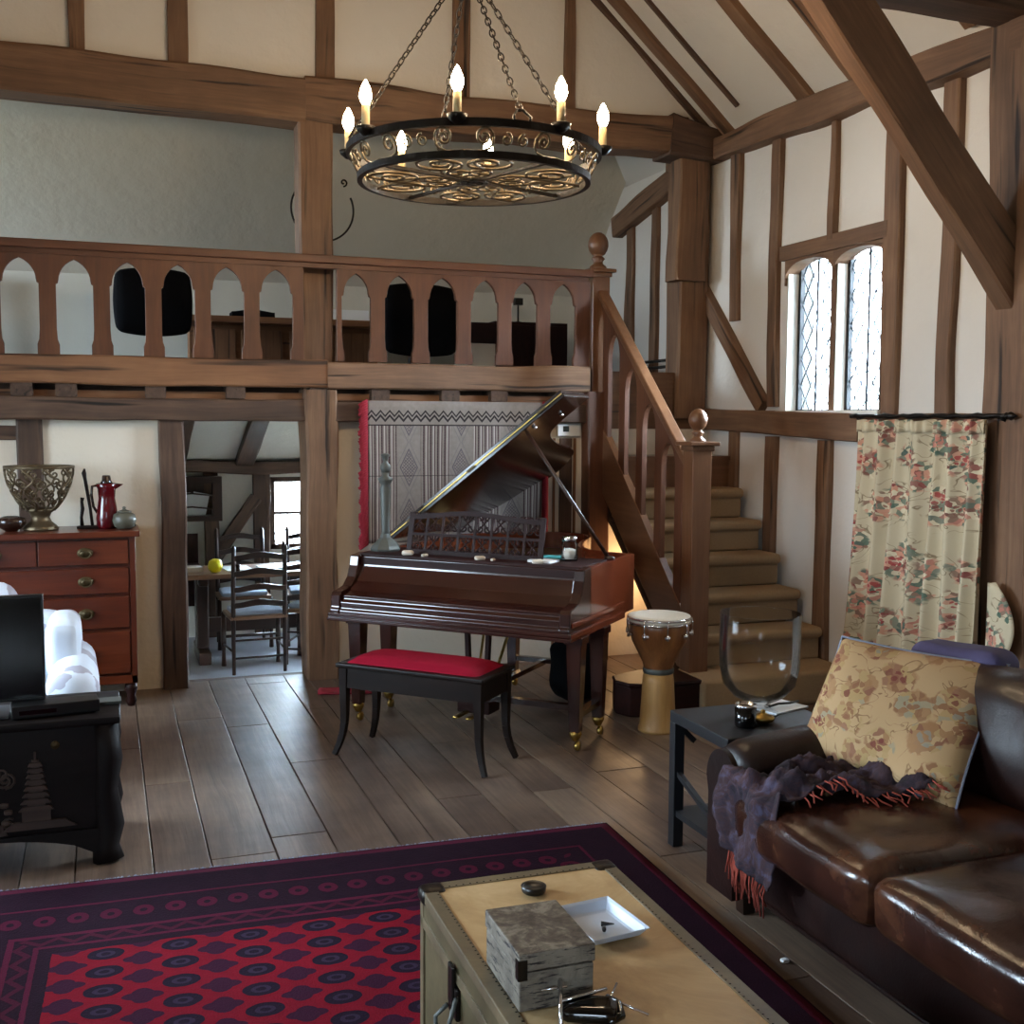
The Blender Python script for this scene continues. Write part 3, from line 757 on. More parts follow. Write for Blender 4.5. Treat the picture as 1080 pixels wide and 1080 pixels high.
# rafters on the right slope
def rafter(y, w, lab, x_hi=RX+.1, x_lo=XR-.02, m=OA, d=.08, off=.0):
    b = MB(); z = lambda x: RZ+SL*(XR-x)-.012+off
    b.beam((x_lo, y, z(x_lo)), (x_hi, y, z(x_hi)), w, d, up=(1, 0, .0), jit=.010)
    return trim(b, m, lab, 'rafter')
rafter(7.20, .10, 'oak rafter nearest the gable')
rafter(6.92, .03, 'thin dark batten on the roof slope between two rafters', x_lo=4.16, m=OD, d=.035)
rafter(6.26, .12, 'oak rafter left of the great brace')
rafter(5.74, .11, 'oak rafter half hidden by the great brace')
rafter(4.80, .10, 'oak rafter above the right end of the wall plate')
rafter(7.40, .04, 'thin rafter edge along the gable', m=OD, d=.05)
for y in (3.6, 2.6, 1.6, .6, -.4): rafter(y, .11, 'oak rafter above the camera')['group'] = 'rafters nearest the camera'
# near truss: post, brace, tie beam
b = MB(); b.beam((4.40, 4.42, 0), (4.33, 4.42, 3.9), .30, .34, up=(0, 1, 0), jit=.012); trim(b, OA, 'massive oak wall post at the right edge carrying the great brace', 'post')
b = MB(); b.beam((4.50, 4.44, 2.12), (3.03, 4.44, 3.79), .11, .25, up=(0, 0, 1), jit=.010, seg=20)
trim(b, OA, 'great diagonal oak brace crossing the upper right', 'brace')
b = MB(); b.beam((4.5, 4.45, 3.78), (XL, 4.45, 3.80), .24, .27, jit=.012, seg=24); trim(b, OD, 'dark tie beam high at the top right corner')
b = MB(); b.bb(4.235, 4.30, 4.575, 4.66, 0, 1.60); trim(b, M['blackwood'], 'dark upright strip in the gap beside the floral curtain', 'jamb')  # black strip fills the dark gap between curtain and post
# dining room timbers
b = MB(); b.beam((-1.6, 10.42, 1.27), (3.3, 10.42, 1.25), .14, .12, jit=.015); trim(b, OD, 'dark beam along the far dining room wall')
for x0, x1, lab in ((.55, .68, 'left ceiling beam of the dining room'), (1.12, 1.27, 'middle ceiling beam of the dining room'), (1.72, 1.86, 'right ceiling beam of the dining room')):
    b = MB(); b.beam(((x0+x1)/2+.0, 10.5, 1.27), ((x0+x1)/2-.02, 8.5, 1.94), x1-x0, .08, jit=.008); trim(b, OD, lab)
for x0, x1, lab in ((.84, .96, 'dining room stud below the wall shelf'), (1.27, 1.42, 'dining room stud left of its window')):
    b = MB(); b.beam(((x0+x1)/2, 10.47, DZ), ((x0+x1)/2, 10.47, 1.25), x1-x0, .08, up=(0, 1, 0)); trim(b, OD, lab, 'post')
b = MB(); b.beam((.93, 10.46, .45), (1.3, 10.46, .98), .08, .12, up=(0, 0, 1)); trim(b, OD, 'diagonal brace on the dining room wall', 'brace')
# loft window post
b = MB(); b.beam((-.98, 9.7, 2.05), (-1.0, 9.7, 2.85), .18, .14, up=(0, 1, 0), jit=.04); trim(b, OD, 'gnarled dark post at the left end of the loft', 'post')
# ------------------------------------------------------------------ loft railing
def arch_baluster(mb, cx, half, sh, z0, z1, y, zs, za, d=.035, left=True, right=True):
    """board baluster: narrow shaft, head sweeping out into half pointed arches"""
    R = []
    if right:
        R += [(sh+.014, z0), (sh+.014, z0+.06), (sh+.004, z0+.09), (sh, z0+.15), (sh, zs-.02), (sh+.012, zs-.012), (sh+.012, zs)]
        for i in range(7):
            a = 1.12*i/6; R.append((sh+.014+(half-sh-.014)*(1-math.cos(a))/(1-math.cos(1.12)), zs+(za-zs)*math.sin(a)/math.sin(1.12)))
        R.append((half, z1))
    else: R += [(sh, z0), (sh, z1)]
    Lf = []
    if left:
        Lf = [(-a, b) for a, b in ([(sh+.014, z0), (sh+.014, z0+.06), (sh+.004, z0+.09), (sh, z0+.15), (sh, zs-.02), (sh+.012, zs-.012), (sh+.012, zs)]+[(sh+.014+(half-sh-.014)*(1-math.cos(1.12*i/6))/(1-math.cos(1.12)), zs+(za-zs)*math.sin(1.12*i/6)/math.sin(1.12)) for i in range(7)]+[(half, z1)])]
    else: Lf = [(-sh, z0), (-sh, z1)]
    poly = R+Lf[::-1]
    mb.prism(poly, -d/2, d/2, lambda a, b, t: (cx+a, y+t, b), axis=1)
rail = thing('loft_railing', 'long brown oak railing of pointed arches along the loft edge', 'railing', (1.2, 7.22, 2.07))
def put(mb, name, m, par, **k):
    o = mb.build(name, m, par, **k)
    o.location = par.matrix_world.inverted() @ Vector((0, 0, 0)) if False else tuple(-q for q in par.location); return o
b = MB(); b.bb(XL, 3.2, 7.165, 7.275, 2.685, 2.735, axis=0); put(b, 'handrail', M['redoak'], rail, bevel=.006)
b = MB(); b.bb(XL, 3.17, 7.19, 7.25, 2.655, 2.69, axis=0); put(b, 'top_rail', M['redoak'], rail)
C1 = [-2.55, -2.25, -1.95, -1.65, -1.35, -1.05, -.75, -.448, -.147, .152, .444, .733, 1.036]
C2 = [1.545, 1.828, 2.125, 2.424, 2.703, 2.99]
def bal_row(C, lend, rend):
    mids = [(a+b)/2 for a, b in zip(C[:-1], C[1:])]
    for i, mx in enumerate(mids):
        hl = (C[i+1]-C[i])/2
        b = MB(); arch_baluster(b, mx, hl, .047, 2.07, 2.66, 7.22, 2.505, 2.632); put(b, 'baluster', M['redoak'], rail, bevel=.003)
    # end boards
    for c, e, s in ((C[0], lend, -1), (C[-1], rend, 1)):
        edge = c+s*(abs(mids[0]-C[0])-.047); w = abs(e-edge)/2; cx = (e+edge)/2
        b = MB(); arch_baluster(b, cx, abs(cx-c), w, 2.07, 2.66, 7.22, 2.505, 2.632, left=(s > 0), right=(s < 0)); put(b, 'baluster', M['redoak'], rail, bevel=.003)
bal_row(C1, -2.69, 1.205); bal_row(C2, 1.42, 3.19)
# ------------------------------------------------------------------ staircase
SX0, SX1, SY, RUN, RISE = 3.33, 4.23, 5.66, .24, .205
st = thing('staircase', 'oak staircase with brown carpet rising beside the right wall to the loft', 'staircase', (3.3, 5.8, 0))
NS = 6
SL2 = RISE/RUN
# carpeted steps, one part each
for i in range(NS):
    y0 = SY+RUN*i; z1 = RISE*(i+1); z0 = max(RISE*i-.0, 0)
    b = MB(); r = .035
    x0 = SX0; x1 = SX1+.03*0
    prof = [(y0+.012, z0), (y0+.012, z1-.075)]
    for k in range(9):
        a = -PI/2-PI*k/8*1.0
        prof.append((y0+.018+r*math.cos(a)*1.0-.0, z1-r+r*math.sin(a+PI)*-1*1.0 if False else z1-r+r*-math.cos(PI*k/8)))
    prof = [(y0+.012, z0), (y0+.012, z1-2*r)]+[(y0+.012-r*math.sin(PI*k/8), z1-r-r*math.cos(PI*k/8)) for k in range(1, 9)]+[(y0+RUN+.015, z1), (y0+RUN+.015, z0)]
    b.prism(prof, x0, x1, lambda a, c, t: (t, a, c))
    put(b, 'carpeted_step', M['carpet'], st, bevel=.012)
    # rounded end returned against the wall string
# bottom curtail step reaching round the newel
b = MB()
pts = [(2.80, 5.93), (2.76, 5.80), (2.80, 5.70), (2.92, 5.65), (3.35, 5.635), (3.35, 6.0), (3.0, 6.02)]
b.prism(pts, 0, .175, lambda a, c, t: (a, c, t)); b.prism([(2.78+(x-2.78)*1.02-.012, y-.012) for x, y in pts], .175, .2, lambda a, c, t: (a, c, t))
put(b, 'curtail_step', M['mahog_dark'], st, bevel=.01)
b = MB(); b.prism([(3.22, 5.6), (4.25, 5.6), (4.25, 5.95), (3.22, 5.95)], 0.0, .207, lambda a, c, t: (a, c, t)); put(b, 'carpeted_step', M['carpet'], st, bevel=.03, seg=4)
# strings (outer string = raking board)
zt = lambda y: .62+(y-6.05)*.925          # top edge of the string
def rake(y0, y1, lo, hi, x0, x1, m, name, **k):
    b = MB(); b.prism([(y0, zt(y0)+lo), (y1, zt(y1)+lo), (y1, zt(y1)+hi), (y0, zt(y0)+hi)], x0, x1, lambda a, c, t: (t, a, c)); return put(b, name, m, st, **k)
b = MB(); b.prism([(5.90, .20), (6.02, .20), (7.34, 1.36), (7.34, zt(7.34)), (5.90, zt(5.90))], 3.275, 3.325, lambda a, c, t: (t, a, c), axis=0)
put(b, 'outer_string', M['newel'], st, bevel=.004)
b = MB(); b.prism([(5.95, .0), (7.12, 1.0), (7.48, 1.2), (7.48, 1.17), (7.12, .96), (5.99, -.0)], SX0, XR-.01, lambda a, c, t: (t, a, c), axis=0)
put(b, 'soffit', M['oak_dark'], st)  # board added under the steps to stop light leaking between them
b = MB(); b.bb(SX0, XR-.01, 7.12, 7.16, 1.22, 1.42, axis=0); b.bb(SX0, XR-.01, 7.10, 7.48, 1.42, 1.45, axis=0); put(b, 'landing', M['newel'], st)
# handrail
zh = lambda y: 1.545+(y-6.06)*.885
b = MB(); b.prism([(5.92, zh(5.92)-.03), (7.36, zh(7.36)-.03), (7.36, zh(7.36)+.03), (5.92, zh(5.92)+.03)], 3.262, 3.338, lambda a, c, t: (t, a, c), axis=0)
put(b, 'handrail', M['newel'], st, bevel=.01, seg=3)
# raking arched balusters
BY = [6.06, 6.33, 6.60, 6.87, 7.14]
for i, yc in enumerate(BY):
    b = MB(); hl, sh = .135, .045
    def RK(a, c, t, yc=yc): return (3.30+t, yc+a, c)
    top = lambda a: zh(yc+a)-.03; bot = lambda a: zt(yc+a)-.005
    R = [(sh, bot(sh)), (sh, top(hl)-.26)]
    for k in range(7):
        an = PI/2*k/6; R.append((sh+(hl-sh)*(1-math.cos(an)), top(hl)-.24+.17*math.sin(an)))
    R.append((hl, top(hl)))
    Lf = [(-hl, top(-hl)), (-hl, top(-hl)-.07)]
    for k in range(6, -1, -1):
        an = PI/2*k/6; Lf.append((-sh-(hl-sh)*(1-math.cos(an)), top(-hl)-.24+.17*math.sin(an)))
    Lf += [(-sh, top(-hl)-.26), (-sh, bot(-sh))]
    b.prism(R+Lf, -.017, .017, RK, axis=1); put(b, 'baluster', M['redoak'], st, bevel=.003)
def newel(x, y, z0, z1, ballz, w, lab=None):
    b = MB(); b.bb(x-w/2, x+w/2, y-w/2, y+w/2, z0, z1, axis=2); n = put(b, 'newel_post', M['newel'], st, bevel=.006)
    b = MB(); b.bb(x-w/2-.035, x+w/2+.035, y-w/2-.035, y+w/2+.035, z1, z1+.025, axis=0); b.bb(x-w/2-.012, x+w/2+.012, y-w/2-.012, y+w/2+.012, z1-.03, z1, axis=0); b.build('cap', M['newel'], n, bevel=.006)
    R = (ballz-z1)*.5
    k = (ballz-z1-.02)/.24
    prof = [(.055*k, .02), (.05*k, .04), (.03*k, .055), (.028*k, .07), (.042*k, .085), (.03*k, .098)]
    for i in range(9):
        a = -PI/2+PI*(i+1.2)/9.2; prof.append((max(.062*k*math.cos(a), .0001), .17+.075*math.sin(a)))
    prof = [(r, z1+z*k+.0) for r, z in prof]
    b = MB(); b.lathe(prof, (x, y, 0), 24); b.build('ball_finial', M['newel'], n)
newel(3.30, 5.86, .20, 1.555, 1.79, .125)
newel(3.285, 7.29, 1.36, 2.73, 3.03, .13)
# oak post under the upper newel, under-stair wall
b = MB(); b.beam((3.26, 7.22, 0), (3.24, 7.22, 1.9), .16, .14, up=(0, 1, 0), jit=.006); trim(b, M['redoak'], 'brown oak post dropping from the upper newel behind the piano lid', 'post')
b = MB(); b.bb(3.0, 3.09, YB-.02, YB, 0, 1.575, axis=2); trim(b, M['oak_dark'], 'narrow dark oak strip below the thermostat', 'post')
b = MB(); b.bb(2.95, 2.965, YB-.015, YB, 0, 1.575, axis=2); b.bb(3.105, 3.12, YB-.02, YB, 0, 1.575, axis=2); trim(b, M['oak_light'], 'pale cable trunking down the wall behind the piano', 'trunking')
# thermostat
t = thing('thermostat', 'small white wall thermostat left of the stair post', 'thermostat', (3.06, YB, 1.63))
b = MB(); b.bb(-.085, .085, -.03, 0, -.04, .045); b.build('case', M['white_plastic'], t, bevel=.005)
b = MB(); b.bb(-.045, .0, -.032, -.029, -.01, .03); b.build('display', M['thermo'], t)
# ------------------------------------------------------------------ grand piano (local: x = treble side, y = tail)
s7 = math.sqrt(.5); PW = 1.42
P0 = (2.15-PW*s7, 5.06+PW*s7, 0)
pn = thing('grand_piano', 'dark polished wooden grand piano with raised lid in front of the wall hanging', 'piano', P0, -PI/4)
LID = [(.10, 1.68), (.28, 1.84), (.46, 1.98), (.62, 2.05), (.76, 2.0), (.86, 1.9), (.91, 1.76), (.935, 1.6), (.97, 1.42), (1.02, 1.24), (1.08, 1.09), (1.15, 1.02), (1.24, 1.0)]
def smooth(P, sub=4):
    P = [Vector(p) for p in P]; out = []
    for i in range(len(P)-1):
        p0, p1, p2, p3 = P[max(i-1, 0)], P[i], P[i+1], P[min(i+2, len(P)-1)]
        for k in range(sub):
            t = k/sub; q = .5*((2*p1)+(p2-p0)*t+(2*p0-5*p1+4*p2-p3)*t*t+(3*p1-p0-3*p2+p3)*t**3); out.append((q.x, q.y))
    return out+[tuple(P[-1])]
def outline(inset=0., v0=.28):
    """case outline: straight bass side, tail, S-curved bentside"""
    pts = [(inset, v0), (inset, 1.48)]
    P = smooth([(.09, 1.62), (.26, 1.78), (.44, 1.91), (.60, 1.97), (.74, 1.92), (.83, 1.82), (.87, 1.70), (.90, 1.56), (.95, 1.38), (1.02, 1.20), (1.12, 1.07), (1.26, 1.0)])
    c = Vector((.6, 1.0))
    for a, b in P:
        d = Vector((a, b))-c; d.normalize(); pts.append((a-d.x*inset, b-d.y*inset))
    return pts+[(PW-inset, .98-inset), (PW-inset, v0)]
Fz = lambda a, b, t: (a, b, t)
o = outline(); inn = outline(.035, .30)
# rim as a wall ring
rim = MB(); n = len(o); vs = []
for (a, b), (c, d) in zip(o, inn): vs += [(a, b, .62), (a, b, .94), (c, d, .94), (c, d, .62)]
fs = []
for i in range(n-1):
    for k in range(4):
        j = (k+1) % 4; fs.append((i*4+k, i*4+j, i*4+4+j, i*4+4+k))
fs += [(0, 1, 2, 3), ((n-1)*4+3, (n-1)*4+2, (n-1)*4+1, (n-1)*4)]
rim.add(vs, fs, [(v[0]*.7+v[1]*.7, v[2], v[1]) for v in vs])
rim.build('rim', M['piano_side'], pn, bevel=.004)
sbd = MB(); sbd.prism(inn, .80, .83, Fz); sbd.build('soundboard', M['brass'], pn)
bt = MB(); bt.prism(inn, .60, .64, Fz); bt.build('bottom_board', M['piano'], pn)
for x in (.35, .75, 1.1):
    q = MB(); q.bb(x-.04, x+.04, .35, 1.1, .53, .60); q.build('under_brace', M['piano'], pn)
# key bed + cheeks (profile in v,z)
prof = [(.0, .615), (.0, .655), (.012, .665), (.012, .70), (.03, .715), (.03, .735), (.10, .755), (.17, .80), (.21, .85), (.225, .875), (.235, .93), (.30, .94), (.30, .62)]
cheek = [(-.005, .615), (-.005, .66), (.005, .67), (.005, .735), (.02, .755), (.06, .76), (.12, .775), (.165, .82), (.19, .88), (.20, .935), (.28, .945), (.30, .945), (.30, .615)]
q = MB(); q.prism(prof, .06, PW-.06, lambda a, b, t: (t, a, b), axis=2); q.build('closed_fallboard', M['piano'], pn, bevel=.004)
q = MB(); q.bb(.06, PW-.06, .225, .232, .885, .925, axis=0); q.build('name_board', M['mahog_dark'], pn)
for x0 in (.0, PW-.06):
    q = MB(); q.prism(cheek, x0, x0+.06, lambda a, b, t: (t, a, b), axis=0); q.build('cheek', M['piano'], pn, bevel=.006)
q = MB(); q.bb(-.012, PW+.012, -.018, .30, .598, .618, axis=0); q.bb(-.01, PW+.01, -.012, 0, .618, .64, axis=0)
q.build('key_slip', M['piano'], pn, bevel=.005)
q = MB(); q.bb(PW, PW+.012, .0, .80, .598, .635, axis=1); q.bb(PW, PW+.008, .02, .80, .665, .69, axis=1); q.build('side_moulding', M['piano_side'], pn, bevel=.004)
# front top (closed part of lid in front of music desk is open; show the pin block ledge)
q = MB(); q.bb(.035, PW-.035, .24, .62, .925, .945, axis=0); q.build('music_shelf', M['mahog_dark'], pn, bevel=.003)
# lid, hinged on the bass side
TH = math.radians(37.5)
def LF(a, b, t): return (-.012+a*math.cos(TH)-t*math.sin(TH), b, .958+a*math.sin(TH)+t*math.cos(TH))
lo = [(.0, .62), (0, 1.55)]+[(a, b) for a, b in smooth(LID)]+[(PW+.015, 1.0), (PW+.015, .62)]
q = MB(); q.prism(lo, 0, .02, LF, axis=0); lid = q.build('lid', M['piano_lid'], pn, bevel=.003)
q = MB(); q.prism([(.0, .615), (PW+.015, .615), (PW+.015, .96), (.0, .96)], .024, .044, LF, axis=0); q.build('folded_lid_flap', M['piano_lid'], lid, bevel=.003)
for a in (.2, .7, 1.25): q = MB(); q.prism([(a, .606), (a+.06, .608), (a+.06, .64), (a, .64)], .016, .028, LF); q.build('hinge', M['dullbrass'], lid)
q = MB(); q.prism([(.01, .610), (PW+.01, .610), (PW+.01, .619), (.01, .619)], .0205, .0245, LF); q.build('edge_highlight', M['brass'], lid)  # thin brass strip stands in for the highlight along the lid edge
q = MB(); q.tube([(PW-.035, .66, .94), LF(1.12, .66, -.004)], .011, 8); q.lathe([(.03, .94), (.03, .952), (.015, .96)], (PW-.035, .66, 0), 14)
q.build('lid_prop', M['chairwood'], pn)
q = MB()
for a, b in ((1.12, .66), (1.25, .72), (1.2, 1.0)): q.lathe([(.001, -.012), (.012, -.01), (.014, 0)], (0, 0, 0), 10, Matrix.Identity(3)); 
# move studs onto lid
q = MB()
for a, b in ((1.16, .70), (1.28, .86)):
    p = LF(a, b, -.005); q.lathe([(.001, -.012), (.012, -.008), (.013, .004)], p, 10)
q.build('lid_stud', M['chrome'], lid)
# fretwork music desk
dk = MB(); MX0, MX1, MZ0, MZ1 = .29, 1.10, .947, 1.165
def DKF(x, z, t=0): return (x, .36+(z-.95)*.22+t, z)
def dbar(x0, z0, x1, z1, w=.018):
    dk.bar(DKF(x0, z0), DKF(x1, z1), w, .014, up=(0, 1, 0))
topz = lambda x: MZ1+.025*math.cos((x-.66)/.4*PI)*.6
dbar(MX0, MZ0, MX0, MZ1+.01, .03); dbar(MX1, MZ0, MX1, MZ1+.01, .03); dbar(MX0, MZ0+.01, MX1, MZ0+.01, .03)
dbar(MX0, (MZ0+MZ1)/2, MX1, (MZ0+MZ1)/2, .014)
xs_ = [MX0+(MX1-MX0)*i/16 for i in range(17)]
for a, b in zip(xs_[:-1], xs_[1:]): dbar(a, topz(a), b, topz(b), .026)
for i in range(1, 8): x = MX0+(MX1-MX0)*i/8; dbar(x, MZ0, x, topz(x)-.01, .012)
for i in range(8):
    for j in range(2):
        cx = MX0+(MX1-MX0)*(i+.5)/8; cz = MZ0+.062+j*.118; r = .043
        for sx in (-1, 1):
            for sz in (-1, 1):
                pts = spiral((cx+sx*.022, cz+sz*.026), .026, .85, 0 if sx > 0 else PI, sz*sx, 12, .2)
                dk.tube([DKF(x, z) for x, z in pts], .0055, 5)
        dk.tube([DKF(cx-.045, cz-.05), DKF(cx, cz), DKF(cx+.045, cz+.05)], .005, 5); dk.tube([DKF(cx-.045, cz+.05), DKF(cx, cz), DKF(cx+.045, cz-.05)], .005, 5)
dk.build('fretwork_music_desk', M['mahog_dark'], pn)
# double legs, stretchers, castors
def leg(x, y, par):
    q = MB(); q.bar((x, y, .60), (x, y, .10), .085, .085, up=(0, 1, 0), w1=.055, h1=.055); q.bb(x-.05, x+.05, y-.05, y+.05, .56, .60)
    l = q.build('leg', M['piano'], par, bevel=.004)
    q = MB(); q.lathe([(.028, .105), (.034, .09), (.026, .07), (.018, .055)], (x, y, 0), 14)
    q.lathe([(.002, -.014), (.022, -.012), (.025, 0), (.022, .012), (.002, .014)], (x+.012, y, .026), 14, Matrix.Rotation(PI/2, 3, 'Y'))
    q.tube([(x, y, .06), (x+.012, y+.02, .04), (x+.012, y+.018, .026)], .007, 6)
    q.build('castor', M['brass'], l)
for x in (.07, PW-.03):
    for y in (.17, .50): leg(x, y, pn)
for x in (.50, .86): leg(x, 1.32, pn)
for x in (.07, PW-.03): q = MB(); q.bb(x-.022, x+.022, .17, .50, .17, .20); q.build('side_stretcher', M['piano'], pn)
q = MB(); q.bb(.50, .86, 1.30, 1.34, .17, .20); q.bb(.70, .735, .45, 1.3, .165, .195); q.build('rear_stretcher', M['piano'], pn)
q = MB(); q.bb(.75, PW-.05, .315, .355, .165, .195); q.bb(.07, .67, .315, .355, .165, .195); q.build('cross_stretcher', M['piano'], pn)
# lyre with pedals
q = MB(); q.bb(.60, .80, .36, .50, .07, .14); q.bar((.65, .42, .14), (.63, .42, .60), .03, .03); q.bar((.75, .42, .14), (.77, .42, .60), .03, .03); q.bb(.60, .82, .36, .48, .56, .60)
ly = q.build('pedal_lyre', M['mahog_dark'], pn, bevel=.006)
q = MB()
for x in (.66, .74): q.rbox((x, .30, .075), (.035, .16, .016), .008, n=3)
q.build('pedal', M['brass'], ly)
q = MB(); q.bar((.66, .46, .14), (.62, .70, .60), .012, .012); q.bar((.74, .46, .14), (.80, .70, .60), .012, .012); q.build('lyre_brace', M['brass'], ly)

def pw(u, v, z=.945):                   # piano local -> world
    return (P0[0]+u*s7+v*s7, P0[1]-u*s7+v*s7, z)
# things lying on the piano
t = thing('candlestick', 'tall dull pewter candlestick on the left end of the piano', 'candlestick', pw(.10, .42, .945), 0)
b = MB(); b.lathe([(.005, .0), (.085, .0), (.09, .012), (.08, .03), (.05, .06), (.032, .075), (.026, .10)], n=8, smooth=False); b.build('base', M['pewter'], t)
b = MB(); b.lathe([(.026, .08), (.024, .12), (.033, .36), (.026, .38), (.04, .40), (.045, .415), (.02, .43), (.024, .45)], n=14); b.build('stem', M['pewter'], t)
b = MB(); b.lathe([(.02, .44), (.03, .47), (.03, .49), (.014, .51), (.02, .54), (.026, .545), (.026, .555), (.012, .56)], n=14); b.build('socket', M['pewter'], t)
t = thing('glass_jar', 'clear glass jar with pale contents on the right end of the piano', 'jar', pw(1.22, .48, .945))
b = MB(); b.lathe([(.043, .0), (.046, .01), (.046, .09), (.038, .105), (.038, .112), (.035, .112), (.035, .1), (.043, .088), (.043, .012), (.001, .006)], n=24); b.build('glass_body', M['glass'], t)
b = MB(); b.lathe([(.041, .105), (.041, .13), (.002, .132)], n=24); b.build('lid', M['chrome'], t)
b = MB(); b.lathe([(.041, .01), (.041, .055), (.02, .065), (.002, .06)], n=16); b.build('contents', M['shell'], t)
b = MB(); b.box((0, 0, .006), (.16, .11, .010)); tag(b.build('booklet', M['teal'], loc=pw(1.10, .52, .945), rotz=-.5), 'teal booklet lying behind the glass jar on the piano', 'booklet')
b = MB(); b.box((0, 0, .006), (.14, .10, .012)); tag(b.build('notepad', M['paper'], loc=pw(1.12, .36, .945), rotz=-.9), 'cream notepad beside the glass jar on the piano', 'notepad')
labs = [('leftmost cream shell on the piano ledge', .33, .28, .034), ('small cream shell second from the left on the piano ledge', .44, .28, .02), ('cream shell just right of the piano centre', .78, .28, .03), ('tiny cream shell right of the piano centre', .86, .28, .017), ('rightmost cream shell on the piano ledge', 1.12, .28, .03)]
for lab, u, v, r in labs:
    b = MB(); b.rbox((0, 0, r*.42), (r*2, r*1.2, r*.84), r*.4, n=3, wob=.004)
    tag(b.build('seashell', M['shell'], loc=pw(u, v, .942), rotz=random.uniform(-1, 1)), lab, 'seashell', 'seashells on the piano')

# ------------------------------------------------------------------ piano bench
bn = thing('piano_bench', 'dark wooden piano bench with crimson velvet seat', 'bench', (1.49, 5.36, 0), -PI/4)
hx, hy = .415, .185; zt_ = .475
b = MB(); b.bb(-hx, hx, -hy, hy, zt_-.022, zt_, axis=0); b.build('top_frame', M['blackwood'], bn, bevel=.006)
b = MB(); b.bb(-hx+.02, hx-.02, -hy+.02, -hy+.04, zt_-.125, zt_-.02, axis=0); b.bb(-hx+.02, hx-.02, hy-.04, hy-.02, zt_-.125, zt_-.02, axis=0)
b.bb(-hx+.02, -hx+.04, -hy+.02, hy-.02, zt_-.125, zt_-.02, axis=1); b.bb(hx-.04, hx-.02, -hy+.02, hy-.02, zt_-.125, zt_-.02, axis=1); b.build('apron', M['blackwood'], bn)
b = MB(); b.grid(24, 12, lambda u, v: ((u-.5)*2*(hx-.045), (v-.5)*2*(hy-.035), zt_-.001+.042*(max(0, 1-abs(2*u-1)**6)*max(0, 1-abs(2*v-1)**4))**.5)); b.build('velvet_cushion', M['crimson'], bn)
for sx in (-1, 1):
    for sy in (-1, 1):
        b = MB(); P = []
        for k in range(9):
            t_ = k/8; e = .045*max(0, t_-.55)**2/.2
            P.append((sx*(hx-.035+e*1.0), sy*(hy-.035+e*.6), (zt_-.03)*(1-t_)+.003))
        for k in range(8):
            w = .045-.022*k/8; b.bar(P[k], P[k+1], w, w, up=(0, 1, 0), w1=.045-.022*(k+1)/8, h1=.045-.022*(k+1)/8)
        b.build('leg', M['blackwood'], bn)
# ------------------------------------------------------------------ chandelier
CX, CY, CZ = 1.508, 4.64, 2.715
R1, R2, HH = .533, .485, .11           # upper ring radius, lower ring radius, height between
cd = thing('chandelier', 'wrought iron ring chandelier with eight lit candle bulbs hanging on chains', 'chandelier', (CX, CY, CZ))
def ring(mb, R, z, w, h, n=64):
    mb.lathe([(R-w/2, z-h/2), (R+w/2, z-h/2), (R+w/2, z+h/2), (R-w/2, z+h/2)], n=n, closed=True, smooth=False)
b = MB(); ring(b, R1, HH, .018, .03); b.build('upper_ring', M['iron'], cd)
b = MB(); ring(b, R2, 0, .022, .028); b.build('lower_ring', M['iron'], cd)
# side scrollwork : pairs of C scrolls on the cone between rings
VOFF = 0.
def cone(a, z):                          # a = arc length at mean radius, z
    th = a/((R1+R2)/2); R = R2+(R1-R2)*z/HH; return (R*math.cos(th), R*math.sin(th), z)
circ = 2*PI*(R1+R2)/2; NSC = 8
for k in range(NSC):
    b = MB(); c = circ*(k+.5)/NSC+VOFF
    for sx in (-1, 1):
        cc = (c+sx*.078, HH*.56); a0 = 0 if sx > 0 else PI
        b.tube([cone(*p) for p in spiral(cc, .036, 1.6, a0, sx, 26, .14)], .0052, 6)
        arc = [(c+sx*.114, HH*.56), (c+sx*.113, HH*.36), (c+sx*.10, HH*.2), (c+sx*.07, HH*.11), (c+sx*.03, HH*.1), (c, HH*.13)]
        b.tube([cone(*p) for p in arc], .0052, 6)
        cc = (c+sx*.165, HH*.5)
        b.tube([cone(*p) for p in spiral(cc, .024, 1.3, PI/2, -sx, 18, .2)], .0045, 6)
    b.build('side_scroll', M['bronze'], cd)
# bottom: crossing bars and scrolls
b = MB(); a0 = .35
for k in range(2):
    a = a0+k*PI/2; d = Vector((math.cos(a), math.sin(a), 0)); b.bar(-d*R2, d*R2, .016, .012)
ring(b, .05, 0, .02, .02, 20); b.build('cross_bar', M['iron'], cd)
for k in range(4):
    am = a0+PI/4+k*PI/2
    for sg in (-1, 1):
        b = MB(); am2 = am+sg*.33
        e = Vector((math.cos(am2), math.sin(am2), 0)); f = Vector((-math.sin(am2), math.cos(am2), 0))
        pts = spiral((.33, sg*-.02), .115, 1.7, 0, sg, 34, .16); b.tube([e*x+f*y for x, y in pts], .0065, 6)
        pts = spiral((.17, sg*.0), .062, 1.4, PI, sg, 24, .2); b.tube([e*x+f*y for x, y in pts], .006, 6)
        arc = [(.06+.4*i/10, sg*-.02+.055*math.sin(2*PI*i/10)*sg) for i in range(11)]; b.tube([e*x+f*y for x, y in arc], .006, 6)
        b.build('base_scroll', M['bronze'], cd)
